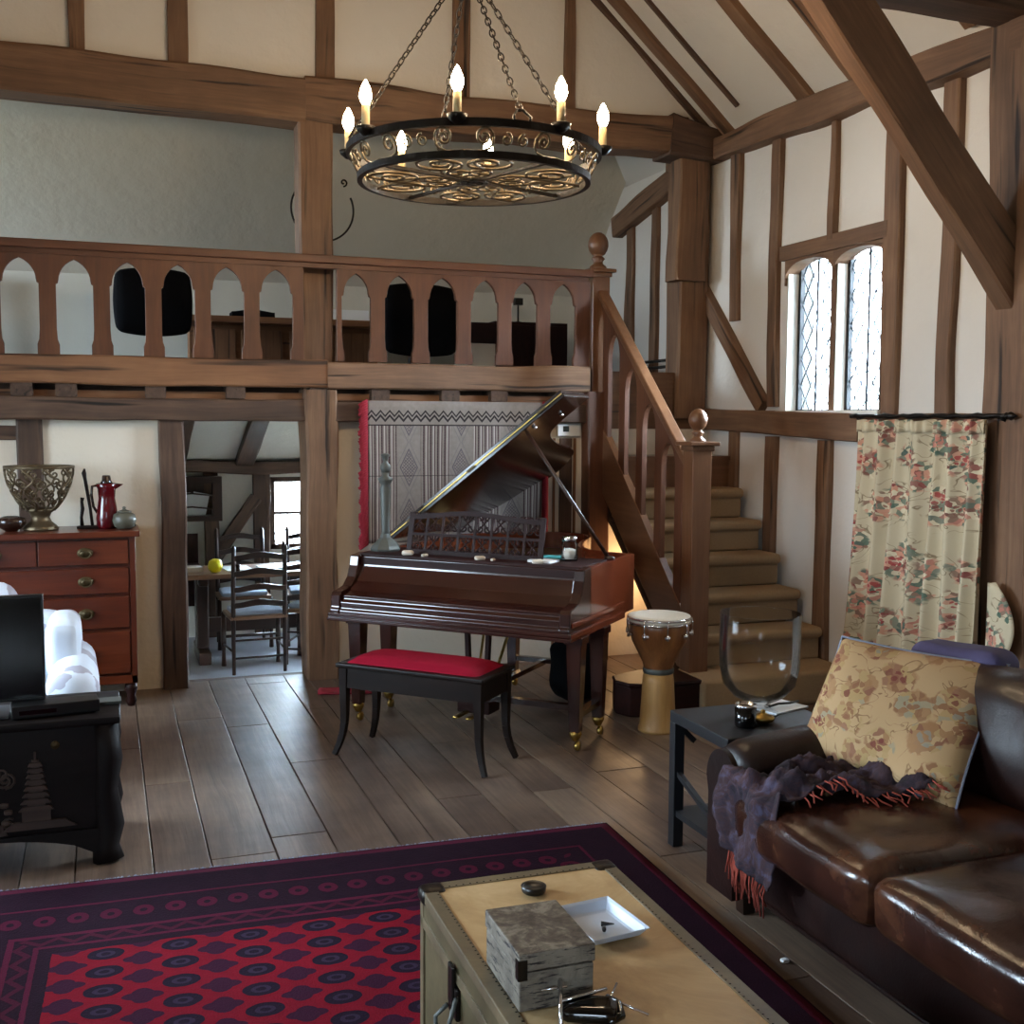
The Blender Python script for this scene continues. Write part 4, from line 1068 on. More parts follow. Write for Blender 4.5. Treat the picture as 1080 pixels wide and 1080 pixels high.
# candles
VA = math.atan2(-CY, -CX)               # direction towards the camera
for k in range(8):
    a = VA-.12+k*PI/4; x, y = R1*math.cos(a)*1.0, R1*math.sin(a)
    if True: x, y = (R1+.012)*math.cos(a), (R1+.012)*math.sin(a)
    c = MB(); c.lathe([(.012, HH-.01), (.034, HH+.008), (.04, HH+.024), (.036, HH+.026), (.02, HH+.018)], (x, y, 0), 18); cup = c.build('drip_pan', M['iron'], cd)
    c = MB(); c.lathe([(.0165, HH+.015), (.0165, HH+.105), (.012, HH+.11)], (x, y, 0), 16); c.build('candle_sleeve', M['candle'], cup)
    c = MB(); c.lathe([(.010, HH+.108), (.019, HH+.122), (.025, HH+.142), (.021, HH+.168), (.010, HH+.192), (.0015, HH+.205)], (x, y, 0), 16); c.build('bulb', M['bulb'], cup)
    L = bpy.data.lights.new('bulb_light', 'POINT'); L.energy = 8; L.color = (1, .75, .48); L.shadow_soft_size = .03
    lo_ = bpy.data.objects.new('bulb_light', L); COL.objects.link(lo_); lo_.location = (CX+x, CY+y, CZ+HH+.27)
# chains: real links, from hooks at four points to a ring above
apex = Vector((-.03, .02, .90))
for k in range(4):
    a = VA+.35+k*PI/2; foot = Vector((R1*math.cos(a)*.96, R1*math.sin(a)*.96, HH+.06))
    b = MB(); d = apex-foot; L = d.length; n = int(L/.036); d.normalize(); s1 = d.orthogonal().normalized(); s2 = d.cross(s1)
    for i in range(n):
        c = foot+d*(L*(i+.5)/n); q = s1 if i % 2 else s2; h = L/n*.68
        pts = [c+d*(h*math.cos(t_))+q*(.011*math.sin(t_)) for t_ in [2*PI*j/10 for j in range(10)]]
        b.tube(pts, .0032, 5, closed=True)
    b.build('chain', M['iron'], cd)
    b = MB(); ft = Vector((R1*math.cos(a), R1*math.sin(a), HH)); tn = Vector((-math.sin(a), math.cos(a), 0))
    b.tube([ft+tn*.03, ft+tn*.035+Vector((0, 0, .03)), foot+tn*.012, foot-tn*.012, ft-tn*.035+Vector((0, 0, .03)), ft-tn*.03], .006, 6); b.build('chain_hook', M['iron'], cd)
b = MB(); b.tube([apex+Vector((.03*math.cos(t_), 0, .03*math.sin(t_))) for t_ in [2*PI*j/14 for j in range(14)]], .006, 6, closed=True)
top = RZ+SL*(XR-CX)-CZ-.0 if CX > RX else 0
for i in range(int((min(top, 2.99)-.94)/.036)):
    c = Vector((-.03, .02, .96+i*.036)); q = Vector((1, 0, 0)) if i % 2 else Vector((0, 1, 0))
    b.tube([c+Vector((0, 0, .024*math.cos(t_)))+q*(.011*math.sin(t_)) for t_ in [2*PI*j/8 for j in range(8)]], .0032, 4, closed=True)
b.build('top_chain', M['iron'], cd)
# ------------------------------------------------------------------ chest of drawers
cx0, cx1, cyf, cyb, cz = -.92, .155, 6.86, 7.24, 1.045
cd_ = thing('chest_of_drawers', 'reddish mahogany chest of drawers with brass ring handles against the back wall', 'chest of drawers', ((cx0+cx1)/2, 7.05, 0))
def cput(b, n, m, par=cd_, **k):
    o = b.build(n, m, par, **k); o.location = tuple(-q for q in cd_.location) if par is cd_ else (0, 0, 0); return o
b = MB(); b.bb(cx0, cx1, cyf+.02, cyb, .14, 1.01); b.bb(cx0, cx1, cyf, cyf+.03, .14, .19, axis=0)
b.bb(cx1-.035, cx1, cyf, cyf+.03, .14, 1.01, axis=2); b.bb(cx0, cx0+.035, cyf, cyf+.03, .14, 1.01, axis=2); cput(b, 'carcass', M['mahog'], bevel=.004)
b = MB(); b.grid(20, 1, lambda u, v: (cx0-.02+(cx1-cx0+.045)*u, cyb if v > .5 else cyf-.03-.03*math.sin(PI*u), 1.045), smooth=False, thick=.035, G=lambda u, v: (u*1.1, v*.4, 0)); cput(b, 'top', M['mahog'], bevel=.004)
rows = [(.845, 1.0), (.675, .835), (.47, .665), (.20, .46)]
def handle(x, z, par):
    h = MB(); h.lathe([(.002, -.004), (.036, -.003), (.038, 0), (.002, .002)], (x, cyf-.016, z), 20, Matrix.Rotation(PI/2, 3, 'X') @ Matrix.Diagonal((1.15, .8, 1)))
    h.tube([(x+.032*math.cos(a), cyf-.032, z-.004+.024*math.sin(a)) for a in [2*PI*i/18 for i in range(18)]], .004, 6, closed=True)
    h.build('ring_handle', M['dullbrass'], par)
for i, (z0, z1) in enumerate(rows):
    spans = [(cx0+.04, -.378), (-.37, cx1-.04)] if i == 0 else [(cx0+.04, cx1-.04)]
    for x0, x1 in spans:
        b = MB(); b.bb(x0, x1, cyf-.008, cyf+.03, z0+.006, z1-.006, axis=0); d = cput(b, 'drawer', M['mahog'], bevel=.004)
        hs = [(x0+x1)/2+.03] if i == 0 else [-.64, -.12]
        if i == 0 and x0 > -.4: hs = [-.12]
        for x in hs: handle(x, (z0+z1)/2, d)
for x in (cx0+.04, cx1-.04):
    for y in (cyf+.04, cyb-.05):
        b = MB(); b.lathe([(.02, .0), (.032, .03), (.022, .06), (.038, .10), (.03, .142)], (x, y, 0), 16); cput(b, 'foot', M['mahog_dark'])
# ornaments on the chest
T = 1.045
v = thing('pierced_bowl', 'large footed bowl of bronzed openwork scrolls on the chest of drawers', 'bowl', (-.36, 7.03, T))
b = MB(); b.lathe([(.095, 0), (.10, .012), (.085, .03), (.06, .05), (.05, .075), (.06, .10), (.085, .12), (.08, .13), (.001, .1)], n=28); b.build('foot', M['bronze'], v)
def br(z): 
    t = (z-.115)/.255; return .075+.112*math.sin(min(max(t, 0), 1)*PI/2)**.8
b = MB(); 
b.lathe([(br(.365)-.006, .36), (br(.37)+.006, .36), (br(.37)+.006, .375), (br(.37)-.006, .375)], n=32, closed=True); b.build('rim', M['bronze'], v)
b = MB()
for k in range(10):
    a = 2*PI*k/10
    P = lambda s, z: ((br(z))*math.cos(a+s/.15), (br(z))*math.sin(a+s/.15), z)
    b.tube([P(.028*math.sin(i*.9), .115+.255*i/12) for i in range(13)], .007, 5)
    for cz_, sg, r in ((.33, 1, .026), (.27, -1, .028), (.215, 1, .022), (.165, -1, .02)):
        b.tube([P(x, z) for x, z in spiral((sg*.026, cz_), r, 1.3, PI/2 if sg > 0 else -PI/2, sg, 16, .15)], .006, 5)
b.build('openwork_side', M['bronze'], v)
b = MB(); b.lathe([(.03, 0), (.06, .02), (.082, .045), (.078, .075), (.045, .085), (.04, .082), (.07, .07), (.07, .045), (.001, .015)], n=24)
tag(b.build('small_bowl', M['bowlbrown'], loc=(-.515, 7.0, T)), 'small dark brown bowl left of the pierced bowl', 'bowl')
t = thing('figurine_pair', 'pair of thin black stick figures on a base between bowl and red jug', 'figurine', (-.10, 7.03, T))
b = MB(); b.rbox((0, 0, .01), (.13, .06, .02), .008, n=3); b.build('base', M['blackwood'], t)
b = MB(); b.tube([(.022, 0, .015), (.012, 0, .12), (-.002, .0, .22), (-.012, 0, .29), (-.018, 0, .33), (-.014, 0, .355)], [.009, .009, .010, .010, .014, .005], 8); b.build('tall_figure', M['blackwood'], t)
b = MB(); b.tube([(-.035, 0, .015), (-.038, 0, .07), (-.03, 0, .12), (-.034, 0, .16), (-.03, 0, .185)], [.012, .009, .011, .009, .012], 8); b.build('short_figure', M['blackwood'], t)
t = thing('red_jug', 'tall glossy oxblood jug with spout and stopper on the chest of drawers', 'jug', (.005, 7.03, T))
b = MB(); b.lathe([(.055, 0), (.06, .02), (.063, .06), (.056, .12), (.047, .18), (.052, .235), (.062, .262), (.056, .268), (.04, .262)], n=28); b.build('body', M['redglaze'], t)
b = MB(); b.lathe([(.03, .262), (.036, .27), (.026, .285), (.024, .31), (.021, .315), (.001, .316)], n=20); b.build('stopper', M['bowlbrown'], t)
b = MB(); b.prism([(.04, .225), (.095, .262), (.055, .268), (.03, .262)], -.018, .018, lambda a, c, t_: (a, t_, c)); b.build('spout', M['redglaze'], t, bevel=.004)
b = MB(); b.tube([(-.052, 0, .255), (-.08, 0, .25), (-.085, 0, .2), (-.075, 0, .13), (-.052, 0, .09)], .008, 8); b.build('handle', M['bowlbrown'], t)
t = thing('lidded_pot', 'round speckled grey stoneware pot with lid on the right of the red jug', 'pot', (.10, 6.97, T))
b = MB(); b.lathe([(.035, 0), (.055, .015), (.068, .05), (.06, .085), (.035, .10)], n=26); b.build('body', M['stoneware'], t)
b = MB(); b.lathe([(.04, .098), (.04, .105), (.015, .113), (.008, .118), (.012, .128), (.001, .134)], n=20); b.build('lid', M['stoneware'], t)
b = MB(); b.rbox((0, 0, .009), (.045, .03, .018), .008, n=3); tag(b.build('pebble', M['blackwood'], loc=(.145, 7.12, T)), 'tiny dark pebble at the right end of the chest top', 'pebble')

# ------------------------------------------------------------------ armchair
AC = (-.50, 5.72, 0)
ac = thing('armchair', 'pale blue white floral wing armchair behind the television', 'armchair', AC, 0)
F_ = M['chairfab']
b = MB(); b.rbox((0, .0, .25), (.74, .72, .26), .06, n=4); b.build('base', F_, ac)
b = MB(); b.rbox((0, -.05, .41), (.50, .62, .14), .055, n=5, bulge=(0, 0, .02)); b.build('seat_cushion', F_, ac)
b = MB(); b.rbox((-.13, .33, .57), (.42, .18, .58), .08, n=6, bulge=(0, .03, .03), M=Matrix.Rotation(-.12, 3, 'X')); b.rbox((.13, .30, .47), (.36, .20, .50), .08, n=6, bulge=(0, .03, .02), M=Matrix.Rotation(-.1, 3, 'X')); b.build('backrest', F_, ac)
for s in (-1, 1):
    b = MB(); b.tube([(s*.335, -.38, .43), (s*.335, -.3, .435), (s*.335, 0, .45), (s*.33, .33, .47)], [.10, .12, .115, .105], 20)
    b.rbox((s*.335, -.02, .29), (.16, .68, .30), .05, n=4); b.build('rolled_arm', F_, ac)
    b = MB(); b.rbox((s*.29, .17, .58), (.15, .42, .28), .05, n=5, M=Matrix.Rotation(s*.0, 3, 'Z'), bulge=(.01, 0, .02)); b.build('wing', F_, ac)
    for y in (-.3, .3):
        b = MB(); b.bar((s*.3, y, .13), (s*.31, y*1.03, 0), .05, .05, up=(0, 1, 0), w1=.035, h1=.035); b.build('leg', M['chairwood'], ac)

# ------------------------------------------------------------------ carved camphor chest, TV
ch = thing('carved_chest', 'dark carved chest with pagoda relief carrying the television', 'chest', (-.46, 4.66, 0))
W2, D2, ZB, ZT = .48, .21, .13, .54
b = MB(); b.rbox((0, 0, (ZB+ZT)/2), (W2*2-.02, D2*2, ZT-ZB), .012, n=5, bulge=(.0, .012, 0)); b.build('body', M['carved'], ch)
b = MB(); b.rbox((0, 0, ZT+.012), (W2*2+.03, D2*2+.03, .035), .012, n=4); b.build('lid', M['carved'], ch)
for s in (-1, 1):
    b = MB()
    for sy in (-1, 1):
        b.tube([(s*(W2-.045), sy*(D2-.035), ZT-.005), (s*(W2-.035), sy*(D2-.03), .40), (s*(W2-.05), sy*(D2-.035), .28), (s*(W2-.035), sy*(D2-.03), .14), (s*(W2-.05), sy*(D2-.03), .06), (s*(W2-.04), sy*(D2-.02), 0)], [.05, .056, .05, .058, .052, .06], 10)
    b.build('carved_corner_leg', M['carved'], ch)
pts = [(-W2+.06, .14), (-W2+.06, .02)]+[(-W2+.1+(.001+2*W2-.2)*i/12, .05+.075*math.sin(PI*i/12)**.6) for i in range(13)]+[(W2-.06, .02), (W2-.06, .14)]
b = MB(); b.prism(pts, -D2-.012, -D2+.01, lambda a, c, t_: (a, t_, c)); b.build('apron', M['carved'], ch)
# relief : pagoda in the middle-right, tree and cloud scrolls
b = MB(); x0 = .19; z = .165; yy = -D2-.010
b.prism([(x0-.12, z), (x0+.14, z+.0), (x0+.10, z+.03), (x0-.08, z+.03)], yy-.012, yy, lambda a, c, t_: (a, t_, c))
z += .03; w = .062
b.bb(x0-.05, x0+.05, yy-.01, yy, z, z+.05); z += .045
for k in range(8):
    hh = .027-.001*k; b.prism([(x0-w, z-.004), (x0-w*.75, z+hh*.5), (x0+w*.75, z+hh*.5), (x0+w, z-.004), (x0+w*.8, z-.004), (x0-w*.8, z-.004)], yy-.014, yy, lambda a, c, t_: (a, t_, c))
    b.bb(x0-w*.5, x0+w*.5, yy-.008, yy, z+hh*.3, z+hh); z += hh; w *= .88
b.bar((x0, yy-.005, z), (x0, yy-.005, z+.03), .008, .008, up=(0, 1, 0)); b.build('pagoda_relief', M['carved_hi'], ch)
b = MB()
for k in range(46):
    a = random.uniform(-.40, .10); c = random.uniform(.17, .46)
    if k % 2: b.tube([(p[0], yy, p[1]) for p in spiral((a, c), random.uniform(.015, .035), 1.2, random.uniform(0, 6), 1, 12, .2)], .005, 5)
    else: b.rbox((a, yy, c), (.03, .016, .02), .007, n=2)
b.prism([(-.40, .15), (x0-.1, .15), (x0-.12, .19), (-.2, .21), (-.3, .18), (-.40, .2)], yy-.008, yy, lambda a, c, t_: (a, t_, c)); b.build('landscape_relief', M['carved_hi'], ch)
b = MB(); b.lathe([(.002, -.006), (.016, -.004), (.016, .0)], (.26, -D2-.008, .475), 14, Matrix.Rotation(PI/2, 3, 'X')); b.build('lock_plate', M['dullbrass'], ch)
TT = ZT+.03
tv = thing('television', 'flat black television cropped by the left edge, standing on the carved chest', 'television', (-.56, 4.60, TT))
b = MB(); b.bb(-.34, .325, -.02, .02, .05, .455); b.bb(-.25, .25, .02, .05, .12, .4); b.build('casing', M['blackplastic'], tv, bevel=.004)
b = MB(); b.bb(-.33, .317, -.0215, -.019, .06, .447); b.build('screen', M['blackscreen'], tv)
b = MB(); b.bb(-.04, .04, -.01, .03, .01, .06); b.rbox((0, 0, .007), (.4, .2, .014), .006, n=3); b.build('stand', M['blackplastic'], tv)
t = thing('set_top_box', 'flat black box lying on the carved chest in front of the television', 'box', (-.20, 4.55, TT), .12)
b = MB(); b.bb(-.155, .155, -.055, .055, .004, .05); b.build('case', M['blackplastic'], t, bevel=.004)
b = MB(); b.bb(-.13, .0, -.0565, -.0545, .018, .034); b.build('front_display', M['blackscreen'], t)
b = MB(); b.bb(-.14, -.12, -.04, .04, 0, .005); b.bb(.12, .14, -.04, .04, 0, .005); b.build('rubber_foot', M['blackcloth'], t)
b = MB(); b.bb(-.06, .06, -.04, .04, 0, .012); tag(b.build('tin', M['pewter'], loc=(-.02, 4.66, TT)), 'small dull metal tin at the right end of the carved chest', 'tin')
# wall hanging
wh = thing('wall_hanging', 'grey white woven wall hanging with zigzags and red fringed edges behind the piano', 'wall hanging', (1.60, YB-.135, .89))
b = MB(); b.grid(60, 20, lambda u, v: (u*1.22, .006*math.sin(u*26)+.004*math.sin(v*9+u*7), v*.93), thick=.006); b.build('woven_panel', M['textile'], wh)
for x in (-.0, 1.22):
    b = MB(); rr = random.Random(4)
    for k in range(60):
        z = .93*k/59; b.tube([(x, 0, z), (x+(-.025 if x < .5 else .02), -.012, z-.012), (x+(-.05+rr.uniform(-.012, .01) if x < .5 else .035), -.006, z-.035)], .011, 4)
    b.build('red_fringe', M['redcloth'], wh)
# bit of red cloth on the floor by the post
b = MB(); b.grid(14, 8, lambda u, v: (u*.34, v*.16, .012+.014*math.sin(u*9+v*4)*math.sin(v*3.1)), thick=.008)
tag(b.build('red_cloth', M['redcloth'], loc=(1.20, 6.78, 0), rotz=-.25), 'crumpled dark red cloth on the floor at the foot of the oak post', 'cloth')
# ------------------------------------------------------------------ djembe
dj = thing('djembe', 'goblet shaped wooden hand drum with pale skin beside the newel post', 'drum', (2.835, 5.42, 0))
b = MB(); b.lathe([(.108, 0), (.108, .015), (.10, .03), (.094, .14), (.086, .28), (.080, .33)], n=36); b.build('foot', M['drumlow'], dj)
b = MB(); b.lathe([(.080, .33), (.079, .345), (.088, .38), (.118, .44), (.148, .50), (.162, .56), (.166, .615), (.16, .62)], n=36); b.build('bowl', M['drumwood'], dj)
b = MB(); b.lathe([(.083, .322), (.086, .33), (.086, .345), (.083, .352)], n=30); b.build('waist_ring', M['pewter'], dj)
b = MB(); b.lathe([(.172, .598), (.176, .606), (.172, .614), (.168, .606)], n=40, closed=True); b.lathe([(.172, .622), (.176, .63), (.172, .638), (.168, .63)], n=40, closed=True); b.build('tension_ring', M['chrome'], dj)
b = MB(); b.lathe([(.17, .60), (.173, .63), (.168, .642), (.12, .6445), (.0005, .645)], n=40); b.build('skin', M['drumskin'], dj)
for k in range(9):
    a = 2*PI*k/9+.3; c, s = math.cos(a), math.sin(a)
    b = MB(); b.tube([(c*.177, s*.177, .632), (c*.183, s*.183, .60), (c*.180, s*.180, .555)], .004, 6); b.tube([(c*.180, s*.180, .56), (c*.182, s*.182, .53)], .008, 8); b.rbox((c*.168, s*.168, .545), (.03, .03, .02), .006, n=2); b.build('lug', M['chrome'], dj)
# dark bag and small things behind the piano legs
b = MB(); b.rbox((0, 0, .19), (.34, .26, .38), .10, n=5, wob=.02); tag(b.build('black_bag', M['blackcloth'], loc=(2.70, 6.22, 0), rotz=.3), 'black fabric bag slumped between the piano and the newel post', 'bag')
# ------------------------------------------------------------------ side table
stb = thing('side_table', 'black painted side table behind the sofa arm', 'table', (2.36, 3.69, 0))
hx, hy, zt2 = .26, .22, .55
b = MB(); b.bb(-hx, hx, -hy, hy, zt2-.045, zt2, axis=0); b.build('tabletop', M['blackpaint'], stb, bevel=.004)
for sx in (-1, 1):
    for sy in (-1, 1):
        b = MB(); b.bb(sx*hx-sx*.045, sx*hx, sy*hy-sy*.045, sy*hy, 0, zt2-.045, axis=2); b.build('leg', M['blackpaint'], stb, bevel=.003)
b = MB(); b.bb(-hx+.01, hx-.01, -hy+.01, hy-.01, .125, .15, axis=0); b.build('shelf', M['blackpaint'], stb)
b = MB(); b.bar((-hx+.02, hy-.02, .50), (-hx+.10, hy-.02, .42), .02, .02); b.bar((-hx+.022, -hy+.03, .17), (-hx+.022, hy-.04, .30), .02, .02); b.build('corner_brace', M['blackpaint'], stb)
zt2 += .001
hv = thing('glass_vase', 'large empty clear glass hurricane vase on the black side table', 'vase', (2.40, 3.74, zt2))
out = [(.075, 0), (.078, .008), (.05, .02), (.035, .035), (.045, .045), (.10, .075), (.14, .12), (.155, .19), (.158, .28), (.157, .40)]
inn_ = [(.1545, .40), (.1555, .28), (.1525, .19), (.138, .122), (.098, .078), (.04, .052), (.001, .05)]
b = MB(); b.lathe(out+[(.155, .403)]+inn_, n=56); b.build('glass_bowl', M['glass'], hv)
t = thing('candle_jar', 'small dark glass candle jar with silver rim in front of the glass vase', 'candle jar', (2.255, 3.60, zt2))
b = MB(); b.lathe([(.036, 0), (.040, .006), (.041, .075)], n=26); b.build('dark_glass', M['blackscreen'], t)
b = MB(); b.lathe([(.041, .073), (.043, .08), (.041, .087), (.036, .087), (.036, .06), (.001, .058)], n=26); b.build('silver_rim', M['chrome'], t)
t = thing('metal_dish', 'small shiny lidded metal dish beside the candle jar', 'dish', (2.345, 3.62, zt2))
b = MB(); b.lathe([(.02, 0), (.038, .008), (.045, .02), (.04, .026), (.02, .034), (.008, .04), (.01, .048), (.001, .052)], n=24); b.build('dish', M['brass'], t)
b = MB(); b.box((0, 0, .003), (.20, .15, .005)); tag(b.build('papers', M['paper'], loc=(2.53, 3.80, zt2), rotz=.3), 'white papers on the side table right of the glass vase', 'papers')
b = MB(); b.tube([(-.08, 0, .009), (-.02, .01, .011), (.03, -.004, .011), (.09, .006, .009)], .005, 6); b.rbox((-.085, 0, .012), (.03, .02, .012), .005, n=2)
tag(b.build('pen', M['blackplastic'], loc=(2.55, 3.79, zt2+.005), rotz=.2), 'black pen lying on the white papers', 'pen')
b = MB(); b.lathe([(.028, 0), (.03, .004), (.03, .09), (.012, .10), (.012, .12), (.001, .12)], n=20); tag(b.build('bottle', M['glass'], loc=(2.22, 3.72, .151)), 'small clear bottle on the lower shelf of the side table', 'bottle')

# ------------------------------------------------------------------ sofa
sf = thing('leather_sofa', 'long dark brown leather sofa along the right side', 'sofa', (2.45, 2.2, 0))
LE, LS = M['leather'], M['leather_seat']
def sput(b, n, m, **k):
    o = b.build(n, m, sf, **k); o.location = tuple(-q for q in sf.location); return o
Y1 = 3.38; Y0 = .95
b = MB(); b.rbox((2.47, (Y0+Y1)/2, .225), (.92, Y1-Y0-.06, .25), .035, n=8, wob=.004); sput(b, 'base', LE)
b = MB(); b.tube([(2.012, Y0+.05, .115), (2.012, Y1-.05, .115)], .008, 6); b.tube([(2.004, Y0+.05, .335), (2.004, Y1-.1, .335)], .007, 6); sput(b, 'piping', LE)
for i, (a, c) in enumerate(((2.425, 3.13), (1.66, 2.42), (1.15, 1.655))):
    b = MB(); b.rbox((2.31, (a+c)/2, .40), (.80, c-a, .175), .05, n=12, bulge=(.012, .0, .03), wob=.008); sput(b, 'seat_cushion', LS)
for i, (a, c) in enumerate(((2.305, 3.14), (1.54, 2.30), (1.15, 1.535))):
    b = MB(); b.rbox((2.80, (a+c)/2, .665), (.24, c-a, .42), .09, n=10, bulge=(.04, 0, .02), wob=.01, M=Matrix.Rotation(.16, 3, 'Y')); sput(b, 'back_cushion', LE)
b = MB(); b.rbox((2.98, (Y0+Y1)/2, .50), (.20, Y1-Y0-.02, .66), .09, n=10, wob=.004, M=Matrix.Rotation(.10, 3, 'Y')); sput(b, 'backrest', LE)
# scrolled arm: profile in yz swept along x, sloping up to the back
def arm(yc, sg):
    b = MB(); nn = 14
    def F(u, v):
        x = 1.975+u*.98; top = .60+.09*(u**.85); rr = .115
        ang = -.35+v*(PI+.95)
        # from the inner face over the roll to the outer side and down
        if v < .14: y, z = yc-sg*.10, .10+(top-rr-.10)*(v/.14)
        elif v > .78:
            t_ = (v-.78)/.22; y, z = yc+sg*(.10+.02*math.sin(PI*t_)*0), (top-rr-.02)*(1-t_)+.10*t_
        else:
            t_ = (v-.14)/.64; a = PI-PI*t_; y, z = yc+sg*rr*math.cos(a)*1.02, top-rr+rr*math.sin(a)
        e = 1-max(0, (.06-u)/.06)**2*.16
        return (x, yc+(y-yc)*e, z*1.0-(.0 if e == 1 else (1-e)*.10))
    b.grid(nn, 40, F, thick=.02)
    # front facing
    pts = [F(0, j/40) for j in range(41)]
    b.prism([(p[1], p[2]) for p in pts], 1.955, 1.985, lambda a, c, t_: (t_, a, c))
    o = sput(b, 'scroll_arm', LE)
arm(3.265, 1); arm(1.02, -1)
for x in (2.06, 2.88):
    for y in (Y0+.12, Y1-.12):
        b = MB(); b.bar((x, y, .11), (x, y, 0), .06, .06, up=(0, 1, 0), w1=.045, h1=.045); sput(b, 'leg', M['chairwood'])

# cushion between corner points
def pillow(name, BL, BR, TR, TL, th, m, label, cat, pip=None):
    BL, BR, TR, TL = map(Vector, (BL, BR, TR, TL)); c = (BL+BR+TR+TL)/4
    nrm = ((BR-BL).cross(TL-BL)).normalized()
    root = thing(name, label, cat, c)
    def side(sg):
        def F(u, v):
            s, t_ = 2*u-1, 2*v-1
            pin = 1-.055*(1-abs(s)**2)*abs(t_)**3-.0; pin2 = 1-.055*(1-abs(t_)**2)*abs(s)**3
            uu, vv = (s*pin2+1)/2, (t_*pin+1)/2
            p = (BL*(1-uu)+BR*uu)*(1-vv)+(TL*(1-uu)+TR*uu)*vv
            h = max(0, (1-s*s))**.42*max(0, (1-t_*t_))**.42
            w = mnoise.noise(p*6)*.018*h
            return p-c+nrm*sg*(th*h)+nrm*w
        return F
    U = (BR-BL).normalized(); W = (TL-BL).normalized()
    b = MB(); b.grid(30, 30, side(1)); b.grid(30, 30, side(-1))
    o = b.build('cover', m, root, weld=True)
    at = o.data.attributes.new('uvp', 'FLOAT_VECTOR', 'POINT'); fl = []
    for v_ in o.data.vertices: fl += [v_.co.dot(U), v_.co.dot(W), 0]
    at.data.foreach_set('vector', fl)
    if pip:
        b = MB(); f = side(1); P = [f(i/16, 0) for i in range(16)]+[f(1, i/16) for i in range(16)]+[f(1-i/16, 1) for i in range(16)]+[f(0, 1-i/16) for i in range(16)]
        b.tube(P, .005, 5, closed=True); b.build('piping', pip, root)
    return root
pillow('patterned_cushion', (2.28, 3.31, .53), (2.44, 2.69, .505), (2.86, 2.93, .885), (2.45, 3.29, .94), .095, M['cushion'], 'beige cushion with brown and rust flowers leaning on the sofa back', 'cushion', M['fringe'])
b = MB(); b.rbox((0, 0, .0), (.20, .34, .12), .058, n=7, wob=.01); 
tag(b.build('purple_cushion', M['purple'], loc=(2.82, 3.10, .865), rotz=.4), 'purple velvet cushion lying on the sofa back behind the patterned cushion', 'cushion')
# throw over the arm corner
th_ = thing('wool_throw', 'crumpled dark purple paisley throw with rust tassels over the sofa arm', 'throw', (2.1, 3.1, .5))
def TF(u, v):
    # u: 0 hanging in front of the arm -> 1 on the seat by the cushion ; v: across
    Lh = .26; s = u*.80-Lh
    yy = 3.165-.27*v-.16*max(0, u-.25)*(1-.1*v)+.03*math.sin(u*9+v*3)
    if s < 0: x = 1.925-.012*math.sin(v*11+1); z = .59-.02-abs(s)*1.0-(.07*v)
    else: x = 1.93+s; z = .605-.07*v-.10*min(1, s/.25)*v
    surf_arm = .60-.0*s
    d = abs(yy-3.265)
    zarm = (.60+.09*max(0, (x-1.975)/.98)**.85)-.115+math.sqrt(max(0, .118**2-min(d, .118)**2)) if d < .118 else .505
    if s >= 0: z = max(zarm, .52)+.006
    f = mnoise.fractal(Vector((s*8.5, yy*11+s*4, 3.3)), .8, 2.2, 4)
    g = abs(mnoise.noise(Vector((s*7+yy*9, yy*4-s*6, 1.7))))
    k = .085 if s >= 0 else .03
    if s >= 0: z += max(0, k*(.25+f*.8)+g*.05)
    else: x -= abs(f)*k+.01
    return (x-2.1, yy-3.1, z-.5)
b = MB(); b.grid(70, 44, TF, thick=.006); b.build('woven_cloth', M['throw'], th_)
b = MB(); rr = random.Random(9)
for k in range(26):
    v = .25+.75*k/25*.9; p = Vector(TF(0, min(v, 1)))
    b.tube([p, p+Vector((-.006+rr.uniform(-.006, .006), rr.uniform(-.008, .008), -.03)), p+Vector((rr.uniform(-.01, .01), rr.uniform(-.012, .012), -.075-rr.uniform(0, .03)))], .0035, 4)
b.build('hanging_tassels', M['tassel'], th_); b = MB()
for k in range(30):
    u = .45+.5*k/29; p = Vector(TF(u, 1))
    b.tube([p, p+Vector((rr.uniform(-.015, .015), -.025, -.004)), p+Vector((rr.uniform(-.02, .02), -.05, -.012))], .003, 4)
b.build('seat_tassels', M['tassel'], th_)

# ------------------------------------------------------------------ curtain
cu = thing('floral_curtain', 'cream floral chintz curtain hanging on an iron rod at the right wall', 'curtain', (4.2, 4.97, 1.70))
def CF(u, v):
    y = 5.50-(1.03)*u+ (v**1.6)*.0; z = -1.50*v
    amp = .024+.026*v
    ph = u*2*PI*7.5+.9*math.sin(u*7)+.5*math.sin(u*19+v)
    flare = (.10*v**1.5)*(1-u)**2
    return (-.03+amp*math.sin(ph)+.01*math.sin(ph*.5+v*2)-.03*v, y-4.97+flare+.008*math.cos(ph), z+.006*math.sin(ph))
b = MB(); b.grid(150, 30, CF, thick=.004); o = b.build('cloth', M['chintz'], cu)
b = MB(); b.grid(150, 3, lambda u, v: tuple(Vector(CF(u, v*.045))+Vector((-.012+.008*math.sin(u*2*PI*26), 0, .012))), thick=.003); b.build('pleated_heading', M['chintz'], cu)
rd = thing('curtain_rod', 'knobbly black iron curtain rod above the floral curtain', 'curtain rod', (4.19, 4.97, 1.735))
b = MB(); P = []; R_ = []
for i in range(25):
    P.append((.0+.004*math.sin(i*1.7), .64-1.24*i/24, .004*math.sin(i*2.3))); R_.append(.013+.003*math.sin(i*1.3))
b.tube(P, R_, 8); b.build('rod', M['iron'], rd)
for y in (.58, -.55):
    b = MB(); b.tube([(.0, y, -.01), (.05, y, -.03), (.09, y, -.02)], .009, 6); b.build('bracket', M['iron'], rd)
